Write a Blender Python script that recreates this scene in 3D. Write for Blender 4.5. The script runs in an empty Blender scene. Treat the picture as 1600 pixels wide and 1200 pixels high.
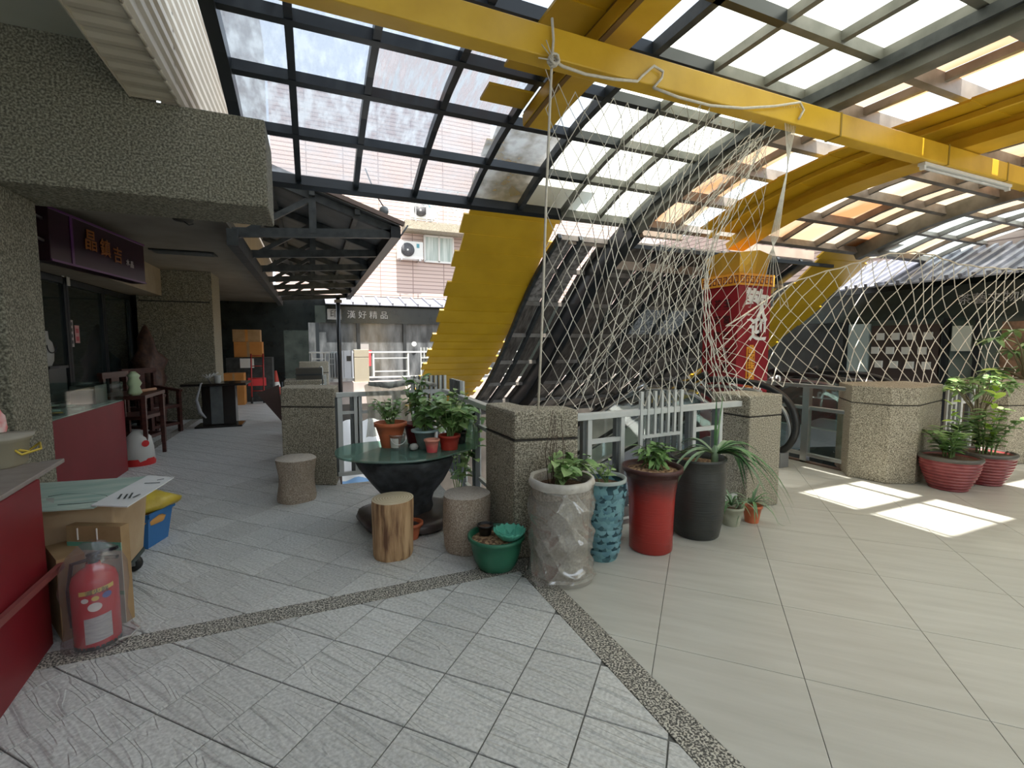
import bpy, bmesh, math, random
from mathutils import Vector, Matrix
random.seed(7)
R = math.radians
C = bpy.context.scene.collection
# ------------------------------------------------------------------ camera, world, sun, exposure
YAW = R(-23); PITCH = R(4.7); F = 732.0; H = 1.4
cam = bpy.data.objects.new('camera', bpy.data.cameras.new('camera')); C.objects.link(cam)
cam.data.sensor_width = 36; cam.data.lens = F / 1600 * 36; cam.data.clip_start = .05; cam.data.clip_end = 300
cam.location = (0, 0, H); cam.rotation_euler = (R(90) - PITCH, 0, YAW)
bpy.context.scene.camera = cam
w = bpy.data.worlds.new('world'); bpy.context.scene.world = w; w.use_nodes = True
bg = w.node_tree.nodes['Background']; bg.inputs[0].default_value = (.80, .90, 1, 1); bg.inputs[1].default_value = 1.4
sun = bpy.data.objects.new('sun', bpy.data.lights.new('sun', 'SUN')); C.objects.link(sun)
sun.data.energy = 8.0; sun.data.color = (1, .95, .86); sun.data.angle = R(.7)
SUN_TILT = 19.1
sun.rotation_euler = (R(SUN_TILT), 0, 0)          # light travels down and towards +Y
vs = bpy.context.scene.view_settings
vs.view_transform = 'Standard'; vs.look = 'None'; vs.gamma = 1; vs.use_curve_mapping = False; vs.exposure = 0.95

# ------------------------------------------------------------------ helpers: pixel of the photograph -> point
def ray(px, py):
    x = (px - 800) / F; z = -(py - 600) / F
    Y = math.cos(PITCH) + z * math.sin(PITCH); Z = -math.sin(PITCH) + z * math.cos(PITCH)
    c, s = math.cos(YAW), math.sin(YAW)
    return (x * c - Y * s, x * s + Y * c, Z)
def onZ(px, py, z=0):
    r = ray(px, py); t = (z - H) / r[2]; return Vector((r[0] * t, r[1] * t, z))
def onY(px, py, Y):
    r = ray(px, py); t = Y / r[1]; return Vector((r[0] * t, Y, H + r[2] * t))
def onX(px, py, X):
    r = ray(px, py); t = X / r[0]; return Vector((X, r[1] * t, H + r[2] * t))
def fl(f, l):  # forward, lateral -> X, Y
    return (l * math.cos(YAW) - f * math.sin(YAW), l * math.sin(YAW) + f * math.cos(YAW))

# ------------------------------------------------------------------ materials
MATS = {}
def M(name, c1, c2=None, scale=6, rough=.6, metal=0, bump=0, bscale=40, noise='noise', stretch=(1, 1, 1), detail=4, c3=None, lo=.35, hi=.65, spec=.5, bstretch=None, trans=0, alpha=1, rot=(0, 0, 0), emit=None):
    if name in MATS: return MATS[name]
    m = bpy.data.materials.new(name); m.use_nodes = True; nt = m.node_tree; N = nt.nodes; L = nt.links
    b = N['Principled BSDF']; b.inputs['Roughness'].default_value = rough; b.inputs['Metallic'].default_value = metal
    b.inputs['Specular IOR Level'].default_value = spec
    b.inputs['Base Color'].default_value = (*c1, 1)
    tc = N.new('ShaderNodeTexCoord')
    def mapped(st):
        m0 = N.new('ShaderNodeMapping'); m0.inputs['Rotation'].default_value = rot; L.new(tc.outputs['Object'], m0.inputs[0])
        mp = N.new('ShaderNodeMapping'); mp.inputs['Scale'].default_value = st; L.new(m0.outputs[0], mp.inputs[0]); return mp
    def tex(kind, st, sc, dt):
        mp = mapped(st)
        if kind == 'voronoi':
            t = N.new('ShaderNodeTexVoronoi'); t.inputs['Scale'].default_value = sc; L.new(mp.outputs[0], t.inputs['Vector']); return t.outputs['Color']
        if kind == 'wave':
            t = N.new('ShaderNodeTexWave'); t.inputs['Scale'].default_value = sc; t.inputs['Distortion'].default_value = 6; t.inputs['Detail'].default_value = dt
            t.inputs['Detail Scale'].default_value = 1.5; L.new(mp.outputs[0], t.inputs['Vector']); return t.outputs['Fac']
        t = N.new('ShaderNodeTexNoise'); t.inputs['Scale'].default_value = sc; t.inputs['Detail'].default_value = dt; L.new(mp.outputs[0], t.inputs['Vector']); return t.outputs['Fac']
    if c2:
        o = tex(noise, stretch, scale, detail)
        r = N.new('ShaderNodeValToRGB'); r.color_ramp.elements[0].position = lo; r.color_ramp.elements[1].position = hi
        r.color_ramp.elements[0].color = (*c1, 1); r.color_ramp.elements[1].color = (*c2, 1)
        if c3:
            e = r.color_ramp.elements.new((lo + hi) / 2); e.color = (*c3, 1)
        L.new(o, r.inputs[0]); L.new(r.outputs[0], b.inputs['Base Color'])
    if bump:
        o = tex('wave' if noise == 'wavebump' else 'noise', bstretch or stretch, bscale, 3)
        bp = N.new('ShaderNodeBump'); bp.inputs['Strength'].default_value = bump; bp.inputs['Distance'].default_value = .01
        L.new(o, bp.inputs['Height']); L.new(bp.outputs[0], b.inputs['Normal'])
    if emit:
        b.inputs['Emission Color'].default_value = (*emit[0], 1); b.inputs['Emission Strength'].default_value = emit[1]
    if trans:
        out = N['Material Output']; mx = N.new('ShaderNodeMixShader'); tr = N.new('ShaderNodeBsdfTransparent'); mx.inputs[0].default_value = 1 - trans
        L.new(tr.outputs[0], mx.inputs[1]); L.new(b.outputs[0], mx.inputs[2]); L.new(mx.outputs[0], out.inputs[0])
    MATS[name] = m
    return m
def pane_mat(name, col, clear, stain=None, scale=3.0, streak=(1, 1, 1), glossy=.06, tcol=(.95, .97, .97)):
    """weathered roof pane: part see-through, part milky (translucent + diffuse); stains are dirt lying on the sheet"""
    m = bpy.data.materials.new(name); m.use_nodes = True; nt = m.node_tree; N = nt.nodes; L = nt.links
    N.remove(N['Principled BSDF']); out = N['Material Output']
    tc = N.new('ShaderNodeTexCoord'); mp = N.new('ShaderNodeMapping'); mp.inputs['Scale'].default_value = streak; L.new(tc.outputs['Object'], mp.inputs[0])
    nz = N.new('ShaderNodeTexNoise'); nz.inputs['Scale'].default_value = scale; nz.inputs['Detail'].default_value = 8; L.new(mp.outputs[0], nz.inputs['Vector'])
    rp = N.new('ShaderNodeValToRGB'); rp.color_ramp.elements[0].position = .38; rp.color_ramp.elements[1].position = .62
    rp.color_ramp.elements[0].color = (*col, 1); rp.color_ramp.elements[1].color = (*(stain or col), 1); L.new(nz.outputs['Fac'], rp.inputs[0])
    tl = N.new('ShaderNodeBsdfTranslucent'); df = N.new('ShaderNodeBsdfDiffuse'); tp = N.new('ShaderNodeBsdfTransparent'); gl = N.new('ShaderNodeBsdfGlossy')
    gl.inputs['Roughness'].default_value = .15; tp.inputs[0].default_value = (*tcol, 1)
    L.new(rp.outputs[0], tl.inputs[0]); L.new(rp.outputs[0], df.inputs[0])
    a = N.new('ShaderNodeMixShader'); a.inputs[0].default_value = .2; L.new(tl.outputs[0], a.inputs[1]); L.new(df.outputs[0], a.inputs[2])
    b = N.new('ShaderNodeMixShader')
    mr = N.new('ShaderNodeMapRange'); mr.inputs[1].default_value = .35; mr.inputs[2].default_value = .65; mr.inputs[3].default_value = max(0, clear - .16); mr.inputs[4].default_value = max(0, min(1, clear + .12))
    L.new(nz.outputs['Fac'], mr.inputs[0]); L.new(mr.outputs[0], b.inputs[0]); L.new(a.outputs[0], b.inputs[1]); L.new(tp.outputs[0], b.inputs[2])
    c = N.new('ShaderNodeMixShader'); c.inputs[0].default_value = glossy; L.new(b.outputs[0], c.inputs[1]); L.new(gl.outputs[0], c.inputs[2]); L.new(c.outputs[0], out.inputs[0])
    MATS[name] = m
    return m
def glass_mat(name, tint, refl=.12, rough=.02, film=0, filmcol=(.8, .8, .8)):
    m = bpy.data.materials.new(name); m.use_nodes = True; nt = m.node_tree; N = nt.nodes; L = nt.links
    N.remove(N['Principled BSDF']); out = N['Material Output']
    tp = N.new('ShaderNodeBsdfTransparent'); tp.inputs[0].default_value = (*tint, 1); gl = N.new('ShaderNodeBsdfGlossy'); gl.inputs['Roughness'].default_value = rough
    mx = N.new('ShaderNodeMixShader'); mx.inputs[0].default_value = refl; L.new(tp.outputs[0], mx.inputs[1]); L.new(gl.outputs[0], mx.inputs[2])
    last = mx
    if film:
        df = N.new('ShaderNodeBsdfDiffuse'); df.inputs[0].default_value = (*filmcol, 1); m2 = N.new('ShaderNodeMixShader'); m2.inputs[0].default_value = film
        L.new(mx.outputs[0], m2.inputs[1]); L.new(df.outputs[0], m2.inputs[2]); last = m2
    L.new(last.outputs[0], out.inputs[0]); MATS[name] = m
    return m
def two_tone_z(name, ca, cb, z0, z1, rough=.35, scale=8, spec=.5, bump=0, bscale=30, bst=(1, 1, 1)):
    """glaze that changes with the height on the pot"""
    m = bpy.data.materials.new(name); m.use_nodes = True; nt = m.node_tree; N = nt.nodes; L = nt.links; b = N['Principled BSDF']
    b.inputs['Roughness'].default_value = rough; b.inputs['Specular IOR Level'].default_value = spec
    tc = N.new('ShaderNodeTexCoord'); sp = N.new('ShaderNodeSeparateXYZ'); L.new(tc.outputs['Object'], sp.inputs[0])
    nz = N.new('ShaderNodeTexNoise'); nz.inputs['Scale'].default_value = scale; nz.inputs['Detail'].default_value = 6; L.new(tc.outputs['Object'], nz.inputs['Vector'])
    ad = N.new('ShaderNodeMath'); ad.operation = 'MULTIPLY_ADD'; ad.inputs[1].default_value = .16; L.new(nz.outputs['Fac'], ad.inputs[0]); L.new(sp.outputs['Z'], ad.inputs[2])
    mr = N.new('ShaderNodeMapRange'); mr.inputs[1].default_value = z0 + .08; mr.inputs[2].default_value = z1 + .08; L.new(ad.outputs[0], mr.inputs[0])
    mx = N.new('ShaderNodeMix'); mx.data_type = 'RGBA'; mx.inputs[6].default_value = (*ca, 1); mx.inputs[7].default_value = (*cb, 1)
    L.new(mr.outputs[0], mx.inputs[0]); L.new(mx.outputs[2], b.inputs['Base Color'])
    if bump:
        mp = N.new('ShaderNodeMapping'); mp.inputs['Scale'].default_value = bst; L.new(tc.outputs['Object'], mp.inputs[0])
        n2 = N.new('ShaderNodeTexNoise'); n2.inputs['Scale'].default_value = bscale; L.new(mp.outputs[0], n2.inputs['Vector'])
        bp = N.new('ShaderNodeBump'); bp.inputs['Strength'].default_value = bump; bp.inputs['Distance'].default_value = .01; L.new(n2.outputs['Fac'], bp.inputs['Height']); L.new(bp.outputs[0], b.inputs['Normal'])
    MATS[name] = m
    return m
def brick_mat(name, ca, cb, mortar, sx, sy, rot=(R(90), 0, 0), ms=.03, bw=.5, rh=.25, rough=.6):
    m = bpy.data.materials.new(name); m.use_nodes = True; nt = m.node_tree; N = nt.nodes; L = nt.links; b = N['Principled BSDF']
    b.inputs['Roughness'].default_value = rough
    tc = N.new('ShaderNodeTexCoord'); mp = N.new('ShaderNodeMapping'); mp.inputs['Rotation'].default_value = rot; L.new(tc.outputs['Object'], mp.inputs[0])
    mp2 = N.new('ShaderNodeMapping'); mp2.inputs['Scale'].default_value = (sx, sy, 1); L.new(mp.outputs[0], mp2.inputs[0])
    t = N.new('ShaderNodeTexBrick'); t.inputs['Scale'].default_value = 1; t.inputs['Mortar Size'].default_value = ms; t.offset = 0
    t.inputs['Brick Width'].default_value = bw; t.inputs['Row Height'].default_value = rh
    t.inputs['Color1'].default_value = (*ca, 1); t.inputs['Color2'].default_value = (*cb, 1); t.inputs['Mortar'].default_value = (*mortar, 1)
    L.new(mp2.outputs[0], t.inputs['Vector']); L.new(t.outputs['Color'], b.inputs['Base Color']); MATS[name] = m
    return m

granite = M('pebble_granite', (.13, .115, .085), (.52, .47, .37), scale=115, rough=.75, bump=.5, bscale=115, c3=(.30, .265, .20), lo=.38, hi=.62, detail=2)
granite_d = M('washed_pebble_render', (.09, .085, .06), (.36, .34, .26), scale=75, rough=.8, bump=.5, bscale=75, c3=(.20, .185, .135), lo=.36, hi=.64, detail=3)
strip_m = M('dark_pebble_strip', (.05, .05, .045), (.58, .55, .48), scale=120, rough=.7, bump=.4, bscale=120, c3=(.18, .17, .15), lo=.38, hi=.6, detail=1)
grout = M('grout', (.12, .12, .115), (.16, .16, .15), rough=.9)
def tile_a_mat():
    m = bpy.data.materials.new('slate_relief_tile'); m.use_nodes = True; nt = m.node_tree; N = nt.nodes; L = nt.links; b = N['Principled BSDF']
    b.inputs['Roughness'].default_value = .5
    tc = N.new('ShaderNodeTexCoord'); oi = N.new('ShaderNodeObjectInfo')
    n0 = N.new('ShaderNodeTexNoise'); n0.inputs['Scale'].default_value = 70; n0.inputs['Detail'].default_value = 5; L.new(tc.outputs['Object'], n0.inputs['Vector'])
    rp = N.new('ShaderNodeValToRGB'); rp.color_ramp.elements[0].position = .3; rp.color_ramp.elements[1].position = .7
    rp.color_ramp.elements[0].color = (.41, .413, .403, 1); rp.color_ramp.elements[1].color = (.66, .663, .648, 1); L.new(n0.outputs['Fac'], rp.inputs[0])
    hs = N.new('ShaderNodeHueSaturation'); mr = N.new('ShaderNodeMapRange'); mr.inputs[3].default_value = .92; mr.inputs[4].default_value = 1.08
    L.new(oi.outputs['Random'], mr.inputs[0]); L.new(mr.outputs[0], hs.inputs['Value']); L.new(rp.outputs[0], hs.inputs['Color']); L.new(hs.outputs[0], b.inputs['Base Color'])
    # wavy cleft ridges running across the tiles
    m0 = N.new('ShaderNodeMapping'); m0.inputs['Rotation'].default_value = (0, 0, R(54)); L.new(tc.outputs['Object'], m0.inputs[0])
    mp = N.new('ShaderNodeMapping'); mp.inputs['Scale'].default_value = (2.3, 20, 1); L.new(m0.outputs[0], mp.inputs[0])
    n1 = N.new('ShaderNodeTexNoise'); n1.inputs['Scale'].default_value = .85; n1.inputs['Detail'].default_value = 1.6; n1.inputs['Distortion'].default_value = .12
    va = N.new('ShaderNodeVectorMath'); cb_ = N.new('ShaderNodeCombineXYZ'); mu = N.new('ShaderNodeMath'); mu.operation = 'MULTIPLY'; mu.inputs[1].default_value = 60
    L.new(oi.outputs['Random'], mu.inputs[0]); L.new(mu.outputs[0], cb_.inputs[1]); L.new(mp.outputs[0], va.inputs[0]); L.new(cb_.outputs[0], va.inputs[1]); L.new(va.outputs[0], n1.inputs['Vector'])
    r2 = N.new('ShaderNodeValToRGB'); r2.color_ramp.interpolation = 'LINEAR'
    for i, (p, v) in enumerate(((.0, 0), (.38, .45), (.40, .12), (.49, .6), (.51, .25), (.60, .75), (.62, .4), (1, 1))):
        e = r2.color_ramp.elements[i] if i < 2 else r2.color_ramp.elements.new(p)
        e.position = p; e.color = (v, v, v, 1)
    L.new(n1.outputs['Fac'], r2.inputs[0])
    ma = N.new('ShaderNodeMath'); ma.operation = 'MULTIPLY_ADD'; ma.inputs[1].default_value = .12; L.new(n0.outputs['Fac'], ma.inputs[0]); L.new(r2.outputs[0], ma.inputs[2])
    bp = N.new('ShaderNodeBump'); bp.inputs['Strength'].default_value = 1.0; bp.inputs['Distance'].default_value = .0085
    L.new(ma.outputs[0], bp.inputs['Height']); L.new(bp.outputs[0], b.inputs['Normal'])
    return m
tile_a = tile_a_mat()
tile_b = M('pale_polished_tile', (.42, .415, .375), (.51, .505, .465), scale=1.6, rough=.3, stretch=(1.2, 9, 1), rot=(0, 0, R(45)), detail=6, bump=.04, bscale=6, lo=.3, hi=.75, spec=.45)
black = M('black_steel', (.012, .016, .02), rough=.35, spec=.5)
blackw = M('black_weathered_steel', (.02, .024, .026), (.05, .055, .055), rough=.5, scale=9)
olive = M('grey_olive_steel', (.10, .10, .08), (.17, .165, .14), rough=.45, scale=5)
brownst = M('brown_grey_steel', (.13, .115, .10), (.22, .20, .18), rough=.45, scale=5)
yellow = M('yellow_painted_steel', (.62, .36, .02), (.72, .44, .035), rough=.4, scale=4, bump=.03, bscale=30)
yellowd = M('yellow_siding', (.50, .29, .008), (.58, .34, .012), rough=.45, scale=2.5, bump=.03, bscale=20)
beige = M('cream_corrugated_sheet', (.50, .44, .34), (.57, .51, .40), rough=.5, scale=3)
cream = M('cream_plaster', (.42, .42, .34), (.47, .47, .39), rough=.8, scale=2)
soffit_m = M('grey_brown_soffit', (.20, .18, .15), (.25, .23, .19), rough=.85, scale=2)
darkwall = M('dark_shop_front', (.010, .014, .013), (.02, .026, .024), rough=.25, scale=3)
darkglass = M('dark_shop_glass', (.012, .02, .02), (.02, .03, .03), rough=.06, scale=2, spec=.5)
redpanel = M('dark_red_laminate', (.17, .006, .012), (.20, .009, .016), rough=.45, scale=3)
greytop = M('grey_counter_top', (.25, .21, .19), (.30, .26, .24), rough=.4, scale=20)
white_m = M('white_paint', (.75, .75, .73), rough=.5)
railwhite = M('light_grey_rail_paint', (.52, .54, .53), (.60, .61, .60), rough=.4, scale=8)
railgrey = M('grey_rail_paint', (.10, .11, .11), (.14, .15, .15), rough=.5, scale=8)
steel = M('brushed_steel', (.55, .56, .56), rough=.28, metal=.9)
rubber = M('black_rubber', (.012, .012, .012), rough=.4)
soil = M('dark_soil', (.05, .025, .012), (.16, .09, .05), rough=.95, scale=60, bump=.8, bscale=60)
bark = M('wood_chip_soil', (.12, .06, .03), (.42, .27, .15), rough=.95, scale=70, bump=.9, bscale=60, noise='voronoi')
terracotta = M('terracotta_plastic', (.52, .13, .05), (.58, .16, .07), rough=.5, scale=12)
card = M('brown_cardboard', (.42, .29, .17), (.50, .36, .22), rough=.85, scale=5, bump=.05)
card_d = M('tan_cardboard', (.30, .19, .09), (.38, .25, .13), rough=.85, scale=6)
orangebox = M('orange_carton', (.45, .19, .045), (.52, .23, .06), rough=.8, scale=5)
leafg = M('mid_green_leaf', (.09, .21, .05), (.20, .34, .11), rough=.45, scale=25)
leafl = M('pale_green_leaf', (.20, .33, .11), (.34, .46, .20), rough=.45, scale=20)
leafy = M('fresh_yellow_green_leaf', (.30, .50, .04), (.42, .60, .08), rough=.4, scale=20)
leafd = M('dark_green_leaf', (.025, .09, .03), (.07, .16, .06), rough=.4, scale=25)
stem_m = M('green_stem', (.12, .22, .06), (.2, .3, .1), rough=.6, scale=20)
wood_d = M('dark_rosewood', (.045, .014, .010), (.08, .025, .018), rough=.35, scale=6, stretch=(1, 1, 8))
metalroof = M('blue_grey_metal_roof', (.22, .23, .28), (.29, .30, .35), rough=.45, scale=4)
plastic_clear = glass_mat('milky_plastic_film', (.9, .9, .88), refl=.24, rough=.14, film=.30, filmcol=(.55, .51, .46))
glass_g = glass_mat('greenish_sheet_glass', (.86, .94, .92), refl=.08, rough=.03)
glass_c = glass_mat('clear_sheet_glass', (.86, .92, .90), refl=.10, rough=.02)
glass_t = glass_mat('frosted_green_glass_top', (.50, .68, .62), refl=.22, rough=.12, film=.35, filmcol=(.20, .34, .28))
rope_m = M('cream_rope', (.62, .56, .46), (.70, .65, .55), rough=.8, scale=40)
net_m = M('pale_net_cord', (.66, .62, .53), (.78, .74, .65), rough=.85, scale=30)

# ------------------------------------------------------------------ mesh builder
class MB:
    def __init__(s): s.v = []; s.f = []; s.m = []; s.sm = []
    def add(s, vs_, fs, mi=0, smooth=False):
        o = len(s.v); s.v += [tuple(v) for v in vs_]
        for f in fs: s.f.append([i + o for i in f]); s.m.append(mi); s.sm.append(smooth)
        return s
    def box(s, x0, x1, y0, y1, z0, z1, mi=0):
        if x0 > x1: x0, x1 = x1, x0
        if y0 > y1: y0, y1 = y1, y0
        if z0 > z1: z0, z1 = z1, z0
        return s.add([(x0, y0, z0), (x1, y0, z0), (x1, y1, z0), (x0, y1, z0), (x0, y0, z1), (x1, y0, z1), (x1, y1, z1), (x0, y1, z1)],
                     [(0, 3, 2, 1), (4, 5, 6, 7), (0, 1, 5, 4), (1, 2, 6, 5), (2, 3, 7, 6), (3, 0, 4, 7)], mi)
    def cbox(s, c, sx, sy, sz, rz=0, mi=0, rx=0, ry=0):
        m = Matrix.Translation(c) @ Matrix.Rotation(rz, 4, 'Z') @ Matrix.Rotation(ry, 4, 'Y') @ Matrix.Rotation(rx, 4, 'X')
        a, b, d = sx / 2, sy / 2, sz / 2
        return s.add([m @ Vector(p) for p in ((-a, -b, -d), (a, -b, -d), (a, b, -d), (-a, b, -d), (-a, -b, d), (a, -b, d), (a, b, d), (-a, b, d))],
                     [(0, 3, 2, 1), (4, 5, 6, 7), (0, 1, 5, 4), (1, 2, 6, 5), (2, 3, 7, 6), (3, 0, 4, 7)], mi)
    def bar(s, p0, p1, wd, ht=None, mi=0, up=(0, 0, 1)):
        ht = ht or wd; p0 = Vector(p0); p1 = Vector(p1); d = (p1 - p0).normalized(); u = Vector(up)
        if abs(d.dot(u)) > .98: u = Vector((1, 0, 0))
        sd = d.cross(u).normalized(); u = sd.cross(d).normalized(); vs_ = []
        for p in (p0, p1):
            for a, b in ((-1, -1), (1, -1), (1, 1), (-1, 1)): vs_.append(p + sd * a * wd / 2 + u * b * ht / 2)
        return s.add(vs_, [(0, 1, 2, 3), (7, 6, 5, 4), (0, 4, 5, 1), (1, 5, 6, 2), (2, 6, 7, 3), (3, 7, 4, 0)], mi)
    def prism(s, poly, z0, z1, mi=0):
        n = len(poly); ar = sum(poly[i][0] * poly[(i + 1) % n][1] - poly[(i + 1) % n][0] * poly[i][1] for i in range(n))
        if ar < 0: poly = poly[::-1]
        return s.add([(x, y, z0) for x, y in poly] + [(x, y, z1) for x, y in poly],
                     [tuple(range(n))[::-1], tuple(range(n, 2 * n))] + [(i, (i + 1) % n, n + (i + 1) % n, n + i) for i in range(n)], mi)
    def tube(s, pts, r, n=6, mi=0, caps=True, smooth=True):
        pts = [Vector(p) for p in pts]; k = len(pts); rr = r if isinstance(r, (list, tuple)) else [r] * k; vs_ = []; fs = []
        up = Vector((0, 0, 1)); pd = None
        for i, p in enumerate(pts):
            d = (pts[min(i + 1, k - 1)] - pts[max(i - 1, 0)]).normalized()
            if pd is None:
                a = d.cross(up if abs(d.z) < .9 else Vector((1, 0, 0))).normalized()
            else:
                a = (a - d * a.dot(d)).normalized()
            b = d.cross(a); pd = d
            for j in range(n):
                t = 2 * math.pi * j / n; vs_.append(p + (a * math.cos(t) + b * math.sin(t)) * rr[i])
        for i in range(k - 1):
            for j in range(n): fs.append((i * n + j, i * n + (j + 1) % n, (i + 1) * n + (j + 1) % n, (i + 1) * n + j))
        if caps: fs += [tuple(range(n))[::-1], tuple(range((k - 1) * n, k * n))]
        return s.add(vs_, fs, mi, smooth)
    def lathe(s, prof, n=28, mi=0, c=(0, 0, 0), wob=None, smooth=True, capb=True, capt=False):
        vs_ = []; fs = []; k = len(prof)
        for i, (r, z) in enumerate(prof):
            for j in range(n):
                t = 2 * math.pi * j / n; q = r * (wob(t, z, i) if wob else 1); vs_.append((c[0] + q * math.cos(t), c[1] + q * math.sin(t), c[2] + z))
        for i in range(k - 1):
            for j in range(n): fs.append((i * n + j, i * n + (j + 1) % n, (i + 1) * n + (j + 1) % n, (i + 1) * n + j))
        s.add(vs_, fs, mi, smooth)
        if capb: s.add(vs_[:n], [tuple(range(n))[::-1]], mi)
        if capt: s.add(vs_[-n:], [tuple(range(n))], mi)
        return s
    def grid(s, fn, nu, nv, mi=0, smooth=True):
        vs_ = [fn(i / nu, j / nv) for i in range(nu + 1) for j in range(nv + 1)]
        fs = [(i * (nv + 1) + j, (i + 1) * (nv + 1) + j, (i + 1) * (nv + 1) + j + 1, i * (nv + 1) + j + 1) for i in range(nu) for j in range(nv)]
        return s.add(vs_, fs, mi, smooth)
    def quad(s, a, b, c, d, mi=0): return s.add([a, b, c, d], [(0, 1, 2, 3)], mi)
    def mesh(s, name, mats):
        me = bpy.data.meshes.new(name); me.from_pydata(s.v, [], s.f)
        for m in (mats if isinstance(mats, (list, tuple)) else [mats]): me.materials.append(m)
        me.polygons.foreach_set('material_index', s.m); me.polygons.foreach_set('use_smooth', s.sm); me.update(); return me
    def build(s, name, mats, parent=None, loc=(0, 0, 0), rz=0, bevel=0, seg=2, solid=0):
        o = bpy.data.objects.new(name, s.mesh(name, mats)); C.objects.link(o); o.parent = parent; o.location = loc; o.rotation_euler = (0, 0, rz)
        if solid:
            q = o.modifiers.new('thickness', 'SOLIDIFY'); q.thickness = solid; q.offset = 0
        if bevel:
            q = o.modifiers.new('bevel', 'BEVEL'); q.width = bevel; q.segments = seg; q.limit_method = 'ANGLE'; q.angle_limit = R(40)
        return o
def sm_path(pts, k=5):
    P = [Vector(p) for p in pts]; out = []
    for i in range(len(P) - 1):
        a, b, c, d = P[max(i - 1, 0)], P[i], P[i + 1], P[min(i + 2, len(P) - 1)]
        for j in range(k):
            t = j / k; out.append(.5 * ((2 * b) + (c - a) * t + (2 * a - 5 * b + 4 * c - d) * t * t + (3 * b - a - 3 * c + d) * t ** 3))
    return out + [P[-1]]
def tag(o, label=None, cat=None, group=None, kind=None):
    if label: o['label'] = label
    if cat: o['category'] = cat
    if group: o['group'] = group
    if kind: o['kind'] = kind
    return o
def thing(name, label, cat, loc=(0, 0, 0), rz=0, group=None):
    o = bpy.data.objects.new(name, None); C.objects.link(o); o.location = loc; o.rotation_euler = (0, 0, rz); o.empty_display_size = .1
    return tag(o, label, cat, group)
def struct(name, mb, mats, parent=None, **k):
    o = mb.build(name, mats, parent, **k)
    if parent is None: o['kind'] = 'structure'
    return o
def clone(o, parent, loc=None, rot=None, scale=None):
    c = o.copy(); C.objects.link(c); c.parent = parent
    if loc is not None: c.location = loc
    if rot is not None: c.rotation_euler = rot
    if scale is not None: c.scale = scale
    return c
def inst(me, name, parent, loc, rot=(0, 0, 0), scale=(1, 1, 1)):
    o = bpy.data.objects.new(name, me); C.objects.link(o); o.parent = parent; o.location = loc; o.rotation_euler = rot; o.scale = scale; return o
def text_mesh(s, size, mat, parent, m4, name='lettering', extrude=.002, vertical=False, bold=0, spacing=1.0):
    cu = bpy.data.curves.new(name, 'FONT'); cu.body = '\n'.join(s) if vertical else s; cu.size = size; cu.extrude = extrude; cu.align_x = 'CENTER'; cu.align_y = 'CENTER'
    cu.offset = bold; cu.space_line = spacing; cu.space_character = spacing if not vertical else 1; cu.resolution_u = 2
    t = bpy.data.objects.new(name, cu); C.objects.link(t)
    bpy.context.view_layer.update()
    me = bpy.data.meshes.new_from_object(t.evaluated_get(bpy.context.evaluated_depsgraph_get()))
    bpy.data.objects.remove(t); me.materials.clear(); me.materials.append(mat)
    o = bpy.data.objects.new(name, me); C.objects.link(o); o.parent = parent; o.matrix_local = m4; return o
def face_mat(origin, right, up):
    r = Vector(right).normalized(); u = Vector(up).normalized(); n = r.cross(u)
    m = Matrix((r, u, n)).transposed().to_4x4(); m.translation = Vector(origin); return m
def clip(poly, a, b, c):   # keep a*x+b*y<=c
    out = []
    for i in range(len(poly)):
        p, q = poly[i], poly[(i + 1) % len(poly)]; dp = a * p[0] + b * p[1] - c; dq = a * q[0] + b * q[1] - c
        if dp <= 0: out.append(p)
        if dp * dq < 0:
            t = dp / (dp - dq); out.append((p[0] + (q[0] - p[0]) * t, p[1] + (q[1] - p[1]) * t))
    return out
def area(p): return abs(sum(p[i][0] * p[(i + 1) % len(p)][1] - p[(i + 1) % len(p)][0] * p[i][1] for i in range(len(p)))) / 2

# ================================================================== SETTING: floors
VX0, VY0 = 0.22, 5.35      # the void begins here beyond the nook
floor = struct('floor', MB().box(-6, 1.14, -4, 4.95, -.25, -.006).box(-6, VX0, 4.95, 24, -.25, -.006).box(1.14, 1.3, 2.35, 2.85, -.25, -.006), grout)
terr = struct('floor', MB().box(1.14, 14, -4, 3.0, -.25, -.006).box(3.45, 5.45, 3.0, 4.3, -.25, -.006).box(6.5, 14, 3.0, 3.6, -.25, -.006), M('dark_grout', (.10, .10, .09), rough=.9))
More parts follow.
